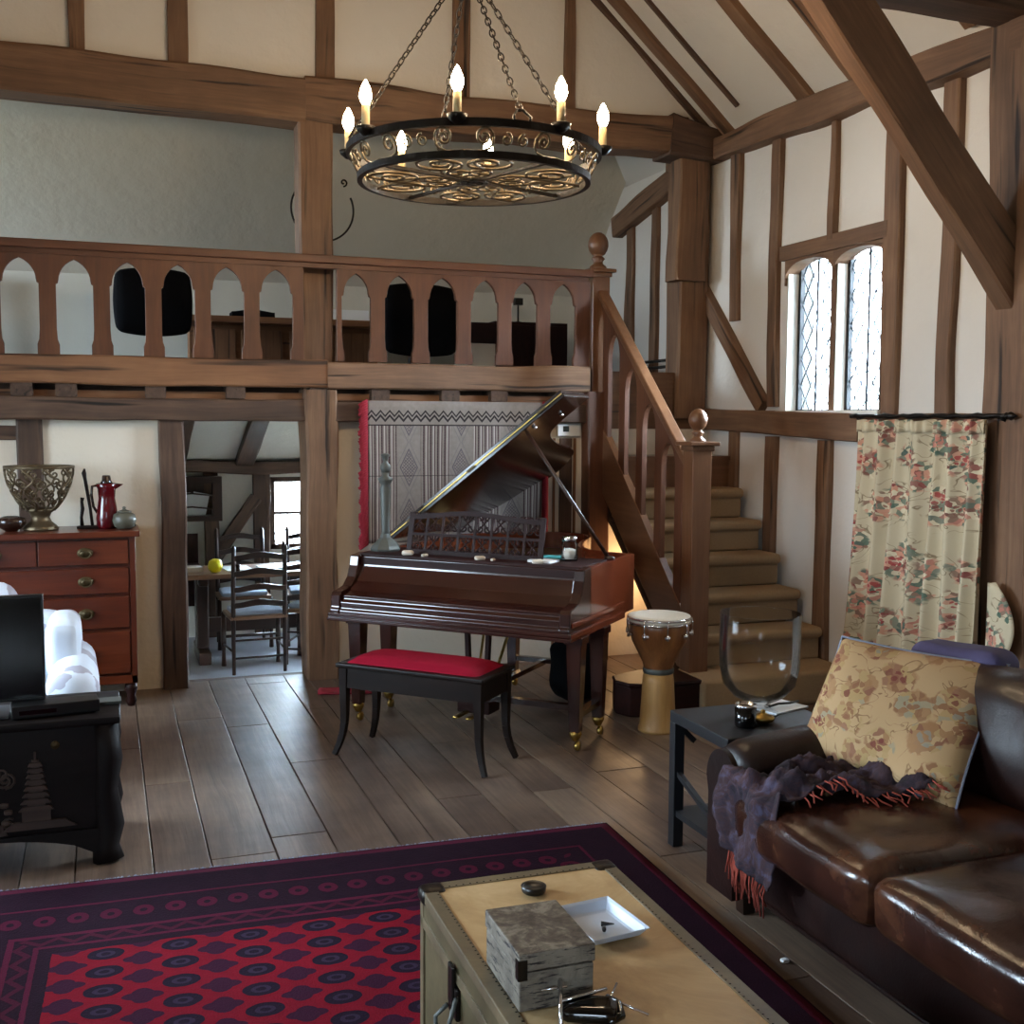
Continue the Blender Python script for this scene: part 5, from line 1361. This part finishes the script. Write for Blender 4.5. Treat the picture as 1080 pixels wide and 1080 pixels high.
b = MB(); b.lathe([(.001, -.07), (.012, -.05), (.022, -.03), (.012, -.01), (.018, 0)], (0, -.59, 0), 12, Matrix.Rotation(-PI/2, 3, 'X')); b.build('finial', M['iron'], rd)
b = MB()
def TB(u, v):
    w = math.sin(PI*min(max(v*.92+.04, 0), 1))**.7; return (.012*math.sin(PI*u)*-1-.02, -.17*w*u+.02, -.44*v)
b.grid(12, 20, TB, thick=.012)
tag(b.build('curtain_tieback', M['chintz'], loc=(4.19, 4.40, .90)), 'leaf shaped floral tieback hanging right of the curtain', 'tieback')

# ------------------------------------------------------------------ rug
b = MB(); b.grid(60, 60, lambda u, v: (-2.66*(1-u), -3.0*v, .012+.0015*math.sin(u*19)*math.sin(v*14)), thick=.010, smooth=True)
rg = thing('persian_rug', 'dark red and purple patterned wool rug under the trunk', 'rug', (1.94, 4.15, .0005), math.radians(-2.0))
b.build('pile', M['rug'], rg)
b = MB(); rr = random.Random(2)
b.bb(-2.66, 0, 0.0, .014, .001, .010, axis=0)
for k in range(380):
    x = -2.66*k/379; b.tube([(x, .0, .010), (x+rr.uniform(-.006, .006), .022, .008), (x+rr.uniform(-.01, .01), .042+rr.uniform(0, .012), .003)], .0042, 4)
o = b.build('fringe', M['fringe'], rg)

# ------------------------------------------------------------------ trunk
tk = thing('trunk', 'old tan hide travelling trunk used as a coffee table on the rug', 'trunk', (1.04, 2.16, .0145), math.radians(-.8))
hx, hy, H_ = .272, .66, .435
b = MB(); b.bb(-hx, hx, -hy, hy, 0, H_-.09, axis=1); b.build('body', M['hide_side'], tk, bevel=.008)
b = MB(); b.bb(-hx-.003, hx+.003, -hy-.003, hy+.003, H_-.088, H_-.006, axis=1); b.build('lid', M['hide_side'], tk, bevel=.008)
b = MB(); b.bb(-hx+.01, hx-.01, -hy+.01, hy-.01, H_-.008, H_-.003, axis=1); b.build('top_panel', M['hide'], tk)
b = MB(); w = .032
for x0, x1 in ((-hx-.006, -hx+w), (hx-w, hx+.006)): b.bb(x0, x1, -hy-.004, hy+.004, H_-.004, H_, axis=1)
for y0, y1 in ((-hy-.006, -hy+w), (hy-w, hy+.006)): b.bb(-hx+w, hx-w, y0, y1, H_-.004, H_, axis=0)
for s in (-1, 1):
    b.bb(s*hx, s*(hx+.007), -hy, hy, H_-.03, H_-.001, axis=1); b.bb(s*hx, s*(hx+.006), -hy, hy, H_-.105, H_-.075, axis=1); b.bb(s*hx, s*(hx+.006), -hy, hy, 0, .03, axis=1)
    b.bb(-hx, hx, s*hy, s*(hy+.007), H_-.03, H_-.001, axis=0); b.bb(-hx, hx, s*hy, s*(hy+.006), 0, .03, axis=0)
    for q in (-1, 1): b.bb(s*hx, s*(hx+.006), q*hy-q*.03, q*hy, 0, H_-.03, axis=2)
b.build('edge_binding', M['hide_edge'], tk, bevel=.002)
b = MB()
for s in (-1, 1):
    for k in range(66):
        y = -hy+.03+k*(2*hy-.06)/65
        b.lathe([(.0035, 0), (.003, .0015), (.0004, .0022)], (s*(hx-.026), y, H_-.001), 6)
for k in range(26):
    x = -hx+.03+k*(2*hx-.06)/25
    b.lathe([(.0035, 0), (.003, .0015), (.0004, .0022)], (x, hy-.026, H_-.001), 6)
b.build('edge_studs', M['iron'], tk)
for sx in (-1, 1):
    for sy in (-1, 1):
        b = MB(); b.rbox((sx*(hx-.022), sy*(hy-.022), H_-.018), (.07, .07, .046), .018, n=3); b.build('corner_cap', M['iron'], tk)
for y in (.33, -.05, -.45):
    b = MB(); b.bb(-hx-.012, -hx, y-.035, y+.035, H_-.19, H_-.11); b.bb(-hx-.018, -hx-.008, y-.02, y+.02, H_-.16, H_-.06); b.build('latch', M['iron'], tk, bevel=.004)
    b = MB(); b.tube([(-hx-.018, y+.02, H_-.17), (-hx-.045, y+.03, H_-.20), (-hx-.05, y, H_-.30), (-hx-.03, y-.03, H_-.2), (-hx-.012, y-.035, H_-.13)], .006, 6); b.build('hasp_loop', M['pewter'], tk)
ZT2 = .0145+H_
# wooden box
wb_ = thing('wooden_box', 'distressed grey brown wooden box standing on the trunk', 'box', (.884, 2.24, ZT2+.001), math.radians(-1))
b = MB(); b.bb(-.085, .085, -.115, .115, 0, .085, axis=0); b.build('box_body', M['box'], wb_, bevel=.003)
b = MB(); b.bb(-.088, .088, -.118, .118, .088, .128, axis=0); b.build('box_lid', M['box'], wb_, bevel=.004)
b = MB(); b.bb(-.090, -.068, -.1195, -.117, .07, .115); b.bb(-.0895, -.087, -.119, -.10, .07, .115); b.build('corner_strap', M['iron'], wb_, bevel=.001)
# black lid / tin
t = thing('black_dish', 'small round black dish lying near the far edge of the trunk', 'dish', (1.045, 2.685, ZT2+.001))
b = MB(); b.lathe([(.028, 0), (.032, .004), (.034, .018), (.03, .02), (.026, .014), (.001, .013)], n=28); b.build('rim', M['blackplastic'], t)
# plastic tray
t = thing('plastic_tray', 'pale translucent plastic tray on the trunk beside the wooden box', 'tray', (1.125, 2.43, ZT2+.001), math.radians(6))
def TRY(u, v):
    s, q = 2*u-1, 2*v-1; m = max(abs(s), abs(q)); 
    z = 0.003 if m < .76 else .003+.026*min(1, (m-.76)/.2)
    return (s*.078, q*.10, z)
b = MB(); b.grid(28, 28, TRY, thick=.002, smooth=False); b.build('shell', M['plastic_tray'], t)
b = MB(); b.tube([(.0, .0, .012), (.03, -.012, .011)], [.007, .0015], 8); b.tube([(-.012, -.035, .013), (-.005, -.022, .012)], [.005, .006], 8); b.build('black_tips', M['blackplastic'], t)
# wire stand / spectacles thing
t = thing('folding_gadget', 'small glossy black gadget with splayed thin metal rods in front of the wooden box', 'gadget', (.93, 2.065, ZT2+.001))
b = MB(); b.rbox((.0, -.005, .018), (.12, .075, .034), .016, n=4, M=Matrix.Rotation(-.5, 3, 'Z'), wob=.004); b.tube([(.02, -.055, .012), (.055, -.045, .016), (.065, -.01, .02), (.05, .02, .022)], .009, 8); b.build('body', M['blackscreen'], t)
b = MB()
for p, q, r in (((-.075, -.03, .012), (-.045, .05, .062), .005), ((-.06, .012, .038), (.05, .02, .042), .0042), ((-.12, .085, .03), (-.035, .035, .055), .003), ((.045, .0, .02), (.105, .085, .012), .003), ((.045, .01, .03), (.115, -.05, .008), .003), ((-.06, -.05, .008), (.01, -.085, .008), .006)):
    b.tube([p, tuple((a+c)/2 for a, c in zip(p, q)), q], r, 6)
b.build('metal_rods', M['chrome'], t)
b = MB(); b.rbox((0, 0, .006), (.025, .02, .012), .004, n=2); tag(b.build('paper_scrap', M['paper'], loc=(1.98, 2.90, 0)), 'tiny white scrap on the dark floor under the sofa front', 'scrap')
# ------------------------------------------------------------------ dining room
CW = M['chairwood']
def dining_chair(label, loc, rz, pad=True):
    t = thing('dining_chair', label, 'chair', loc, rz, 'ladder back chairs round the dining table')
    W, D = .40, .36
    for s in (-1, 1):
        b = MB(); b.tube([(s*W/2, -D/2, 0), (s*W/2, -D/2, .44), (s*W/2, -D/2-.02, .75), (s*W/2, -D/2-.05, 1.0), (s*W/2, -D/2-.055, 1.02)], [.014, .018, .018, .016, .008], 8); b.build('back_post', CW, t)
        b = MB(); b.tube([(s*(W/2+.02), D/2, 0), (s*(W/2+.02), D/2, .12), (s*(W/2+.02), D/2, .2), (s*(W/2+.02), D/2, .44)], [.02, .014, .022, .018], 8); b.build('front_leg', CW, t)
    for k in range(4):
        z = .56+.125*k; yo = -D/2-.02-.012*k; hh = .022
        top = lambda x: .012*math.cos(x*PI/(W/2)*1.0)+.012
        n = 10; xs = [-W/2+W*i/n for i in range(n+1)]
        poly = [(x, z+hh+.014*math.cos(x*2*PI/W)) for x in xs]+[(x, z-hh+.010*math.cos(x*2*PI/W)) for x in reversed(xs)]
        b = MB(); b.prism(poly, -.006, .006, lambda a, c, t_: (a, yo+t_-.02*math.cos(a*PI/W), c)); b.build('slat', CW, t)
    b = MB(); b.rbox((0, .0, .445), (W+.05, D+.04, .035), .012, n=4); b.build('rush_seat', M['tablewood'], t)
    b = MB()
    for z in (.13, .27): b.tube([(-W/2, -D/2, z), (W/2, -D/2, z)], .009, 6)
    for s in (-1, 1): b.tube([(s*W/2, -D/2, .18), (s*(W/2+.02), D/2, .18)], .009, 6)
    b.tube([(-W/2-.02, D/2, .24), (W/2+.02, D/2, .24)], .012, 8); b.build('stretcher', CW, t)
    if pad: b = MB(); b.rbox((0, .01, .478), (W*.98, D*.95, .045), .02, n=4, bulge=(0, 0, .015)); b.build('seat_pad', M['seatpad'], t)
    return t
ca = dining_chair('ladder back dining chair nearest the doorway with its back to us', (1.10, 9.02, DZ), .06)
dup(ca, (1.12, 10.02, DZ), PI, 'ladder back dining chair on the far side of the table left of the window')
dup(ca, (1.72, 9.98, DZ), PI-.1, 'ladder back dining chair in front of the dining room window')
dup(ca, (1.62, 9.15, DZ), -.5, 'ladder back dining chair half hidden by the right doorpost')
dt = thing('dining_table', 'long wooden trestle dining table beyond the doorway', 'table', (1.15, 9.55, DZ))
b = MB(); b.bb(-.85, 1.3, -.30, .30, .70, .74, axis=0); b.build('tabletop', M['tablewood'], dt, bevel=.005)
for x in (-.42, 1.0):
    b = MB(); b.bb(x-.05, x+.05, -.09, .09, .10, .70, axis=2); b.bb(x-.04, x+.04, -.25, .25, .64, .70, axis=1); b.bb(x-.05, x+.05, -.3, .3, 0, .10, axis=1); b.build('trestle', CW, dt, bevel=.01)
b = MB(); b.bb(-.42, 1.0, -.03, .03, .22, .34, axis=0); b.build('stretcher', CW, dt)
TZ = DZ+.74
b = MB(); b.lathe([(.001, .0), (.035, .004), (.055, .03), (.06, .06), (.05, .095), (.02, .112), (.008, .106), (.001, .104)], n=24)
tag(b.build('yellow_ball', M['yellow'], loc=(.83, 9.38, TZ)), 'bright yellow round fruit on the dining table', 'fruit')
b = MB(); b.box((0, 0, .009), (.30, .22, .018)); tag(b.build('magazine', M['paper'], loc=(1.35, 9.5, TZ), rotz=.2), 'white papers on the dining table before the window', 'papers')
b = MB(); b.box((0, 0, .004), (.22, .3, .008)); tag(b.build('placemat', M['paper'], loc=(1.02, 9.55, TZ), rotz=.1), 'pale placemat on the dining table behind the near chair', 'placemat')
b = MB(); b.box((0, 0, .02), (.22, .16, .04)); tag(b.build('book', M['shell'], loc=(.62, 9.5, TZ), rotz=.1), 'cream book on the dining table left of the yellow fruit', 'book')
b = MB(); b.lathe([(.025, 0), (.03, .01), (.038, .07), (.034, .07), (.028, .015), (.001, .012)], n=20); tag(b.build('cup', M['stoneware'], loc=(1.58, 9.42, TZ)), 'dark cup on the dining table in front of the window', 'cup')
b = MB(); b.lathe([(.02, 0), (.026, .01), (.026, .06), (.022, .06), (.02, .015), (.001, .012)], n=16); tag(b.build('small_pot', M['bowlbrown'], loc=(1.0, 9.35, TZ)), 'tiny dark pot on the dining table left of the near chair back', 'pot')
# wall shelf with papers
sh = thing('wall_rack', 'dark wooden wall rack holding papers in the dining room', 'rack', (.72, 10.42, .78))
b = MB(); b.bb(-.25, .26, -.12, .04, 0, .05, axis=0); b.bb(-.25, .26, -.12, .04, .34, .40, axis=0); b.bb(.18, .26, -.12, .04, .05, .34, axis=2); b.bb(-.25, -.2, -.12, .04, .05, .34, axis=2); b.bb(-.2, .18, .02, .04, .05, .34, axis=0); b.build('rack_frame', M['chairwood'], sh)
b = MB()
for z in (.12, .24): b.tube([(-.2, -.11, z), (0, -.125, z+.012), (.18, -.11, z-.01)], .008, 6)
b.build('rail', M['chairwood'], sh)
t = thing('letters', 'white letters and papers standing in the dining room wall rack', 'papers', (.68, 10.36, .832))
b = MB()
for i in range(3): b.box((-.03+.07*i, -.02+.02*i, .10), (.14, .004, .20), rot=(0, .15*i-.1, 0))
b.build('sheets', M['paper'], t)
b = MB(); b.bb(-.1, .1, -.1, .1, 0, .36); b.bb(-.1, .1, .08, .1, .36, .62); tag(b.build('wooden_chair_back', M['mahog_dark'], loc=(.66, 10.15, DZ+.36)), 'brown wooden chair back at the left of the dining room', 'chair')

# ------------------------------------------------------------------ loft contents
LZ = 2.05
def swivel(label, loc, rz, w, h, top):
    t = thing('swivel_chair', label, 'chair', loc, rz, 'black chairs in the loft')
    b = MB(); b.rbox((0, .0, top-h/2), (w, .09, h), .045, n=8, bulge=(.02, .02, .03)); b.build('backrest', M['blackcloth'], t)
    b = MB(); b.rbox((0, -.24, .42), (w*.95, .46, .09), .04, n=4); b.build('seat', M['blackcloth'], t)
    b = MB(); b.tube([(0, -.24, .38), (0, -.24, .09)], .025, 10); b.build('gas_column', M['chrome'], t)
    b = MB(); b.bar((0, .03, .44), (0, .03, .55), .06, .02); b.bar((0, -.2, .40), (0, .04, .42), .06, .02); b.build('back_bracket', M['blackplastic'], t)
    for k in range(5):
        a = 2*PI*k/5+.4; e = Vector((.27*math.cos(a), -.24+.27*math.sin(a), .05)); b = MB(); b.bar((0, -.24, .10), e, .045, .03); b.lathe([(.002, -.012), (.025, -.01), (.025, .01), (.002, .012)], (e.x, e.y, .026), 10, Matrix.Rotation(PI/2, 3, 'Y')); b.build('leg', M['blackplastic'], t)
    return t
swivel('black rounded chair back behind the third and fourth railing arches', (.36, 8.75, LZ), PI, .52, .44, .72)
swivel('black rounded chair back behind the two arches right of the tall post', (2.40, 8.75, LZ), PI+.1, .60, .52, .70)
dk_ = thing('loft_desk', 'brown panelled wooden desk against the loft wall seen through the railing', 'desk', (1.45, 9.55, LZ))
b = MB(); b.bb(-.80, .80, -.25, .25, .42, .47, axis=0); b.build('desktop', M['oak_light'], dk_)
b = MB(); b.bb(-.78, .78, .0, .24, 0, .42, axis=0); b.build('carcass', M['oak_light'], dk_)
for x in (-.58, -.2, .2, .58):
    b = MB(); b.bb(x-.17, x+.17, -.015, .0, .04, .38, axis=2); b.build('panel', M['oak_light'], dk_, bevel=.006)
b = MB(); b.box((0, 0, .02), (.34, .22, .04)); b.prism([(-.16, .04), (.0, .065), (.16, .04)], -.1, .1, lambda a, c, t_: (a, t_, c)); tag(b.build('open_book', M['blackcloth'], loc=(1.16, 9.45, LZ+.471)), 'black open folder lying on the loft desk', 'folder')
b = MB(); b.bb(-.16, .16, -.05, .05, 0, .03); b.bb(-.16, .16, -.02, .05, .03, .1); tag(b.build('printer', M['paper'], loc=(1.98, 9.5, LZ+.471)), 'grey and white machine on the loft desk right of the tall post', 'printer')
cb = thing('loft_cabinet', 'dark brown low cabinet at the right end of the loft', 'cabinet', (3.52, 9.4, LZ))
b = MB(); b.bb(-.34, .34, -.2, .2, .08, .50, axis=0); b.build('body', M['mahog_dark'], cb, bevel=.004)
for s in (-1, 1): b = MB(); b.bb(s*.17-.15, s*.17+.15, -.212, -.2, .11, .47, axis=2); b.build('door', M['mahog_dark'], cb, bevel=.003)
b = MB(); b.bb(-.34, .34, -.2, .2, 0, .06, axis=0); b.build('plinth', M['blackwood'], cb)
t = thing('table_lamp', 'small black lamp on the dark loft cabinet', 'lamp', (3.46, 9.38, LZ+.501))
b = MB(); b.lathe([(.05, 0), (.05, .01), (.008, .02), (.008, .17)], n=14); b.build('base', M['blackplastic'], t)
b = MB(); b.bb(-.035, .035, -.03, .03, .16, .22); b.build('head', M['blackplastic'], t)
cb2 = thing('grey_box', 'pale grey box beside the dark loft cabinet', 'box', (3.03, 9.3, LZ))
b = MB(); b.bb(-.14, .14, -.15, .15, 0, .30); b.build('carton', M['shell'], cb2, bevel=.004)
b = MB(); b.bb(-.14, .12, -.12, .12, 0, .18); tag(b.build('brown_case', M['mahog_dark'], loc=(3.05, 9.3, LZ+.301)), 'brown case standing on the pale grey box in the loft', 'case')
# iron ring bracket on the loft wall behind the tall post
hr = thing('iron_ring', 'thin black iron ring with curled tips hung behind the tall loft post', 'wall ring', (1.58, 8.55, 3.27))
b = MB(); b.tube([(.235*math.cos(a), 0, .235*math.sin(a)) for a in [PI*.62+2*PI*.76*i/40+.0 for i in range(41)]], .008, 6); b.build('hoop', M['iron'], hr)
b = MB(); b.tube([(.0, 0, -.235), (0, .02, .5), (0, .04, 1.0)], .005, 5); b.build('hanger', M['iron'], hr)
for s in (-1, 1):
    b = MB(); b.tube([(p[0], 0, p[1]) for p in spiral((s*.16, .21), .03, 1.1, -PI/2, s, 14, .2)], .007, 6); b.build('curl', M['iron'], hr)
# ------------------------------------------------------------------ light
W = bpy.data.worlds.new('sky'); scene.world = W; W.use_nodes = True
nt = W.node_tree; bg = nt.nodes['Background']; bg.inputs[0].default_value = (.74, .87, 1.0, 1)
# overcast sky, brightest on the side of the leaded window
tc = nt.nodes.new('ShaderNodeTexCoord'); sx = nt.nodes.new('ShaderNodeSeparateXYZ'); nt.links.new(tc.outputs['Generated'], sx.inputs[0])
def mth(op, a, b):
    q = nt.nodes.new('ShaderNodeMath'); q.operation = op
    for i, v in enumerate((a, b)):
        if hasattr(v, 'is_output'): nt.links.new(v, q.inputs[i])
        else: q.inputs[i].default_value = v
    return q.outputs[0]
px_ = mth('MULTIPLY', mth('MAXIMUM', sx.outputs[0], 0.), SKY_R); nx_ = mth('MULTIPLY', mth('MAXIMUM', mth('MULTIPLY', sx.outputs[0], -1.), 0.), SKY_L)
py_ = mth('MULTIPLY', mth('MAXIMUM', sx.outputs[1], 0.), SKY_F)
nt.links.new(mth('ADD', mth('ADD', px_, nx_), mth('ADD', mth('ADD', py_, mth('MULTIPLY', mth('MAXIMUM', sx.outputs[2], 0.), SKY_Z)), SKY_B)), bg.inputs[1])
def portal(c, size, rot):
    L = bpy.data.lights.new('window_portal', 'AREA'); L.shape = 'RECTANGLE'; L.size, L.size_y = size; L.cycles.is_portal = True
    o = bpy.data.objects.new('window_portal', L); COL.objects.link(o); o.location = c; o.rotation_euler = rot; return o
portal((XR+.25, ym, (WZ0+WZ1)/2), (1.1, 1.1), (0, PI/2, 0))
portal((XL-.25, 5.3, 1.62), (1.4, 2.05), (0, -PI/2, 0))
portal((XL-.25, 1.6, 1.62), (1.0, 1.05), (0, -PI/2, 0))
portal((XL-.25, 8.7, 2.88), (1.3, 1.85), (0, -PI/2, 0))
portal((-1.3, YN-.25, 1.55), (1.25, 1.35), (PI/2, 0, 0))
portal((3.5, 9.05, .82), (1.5, 2.35), (0, PI/2, 0))
portal((1.865, 10.7, .82), (.9, .7), (-PI/2, 0, 0))
# warm lamp tucked under the stairs
L = bpy.data.lights.new('under_stair_lamp', 'POINT'); L.energy = 9; L.color = (1, .62, .30); L.shadow_soft_size = .06
o = bpy.data.objects.new('under_stair_lamp', L); COL.objects.link(o); o.location = (3.52, 7.05, .62)
# ------------------------------------------------------------------ camera
f_, yaw, pitch, roll = 1180., math.radians(20.0), math.atan(97/1180), math.radians(.35)
cy_, sy_, cp, sp = math.cos(yaw), math.sin(yaw), math.cos(pitch), math.sin(pitch)
Fw = Vector((sy_*cp, cy_*cp, -sp)); Rt = Vector((cy_, -sy_, 0)); Up = Rt.cross(Fw)
R2_ = Rt*math.cos(roll)+Up*math.sin(roll); U2 = Up*math.cos(roll)-Rt*math.sin(roll)
cam = bpy.data.cameras.new('camera'); cam.sensor_width = 36; cam.lens = 36*f_/1080; cam.clip_start = .05
co = bpy.data.objects.new('camera', cam); COL.objects.link(co)
mw = Matrix((R2_, U2, -Fw)).transposed().to_4x4(); mw.translation = (0, 0, 1.70); co.matrix_world = mw
scene.camera = co
vs = scene.view_settings; vs.view_transform = 'Standard'; vs.look = 'None'; vs.gamma = 1; vs.use_curve_mapping = False; vs.exposure = EXPO
scene.cycles.use_denoising = True
scene.cycles.sample_clamp_indirect = 6
scene.cycles.max_bounces = 8; scene.cycles.diffuse_bounces = 5; scene.cycles.transparent_max_bounces = 12
scene.cycles.caustics_reflective = False; scene.cycles.caustics_refractive = False
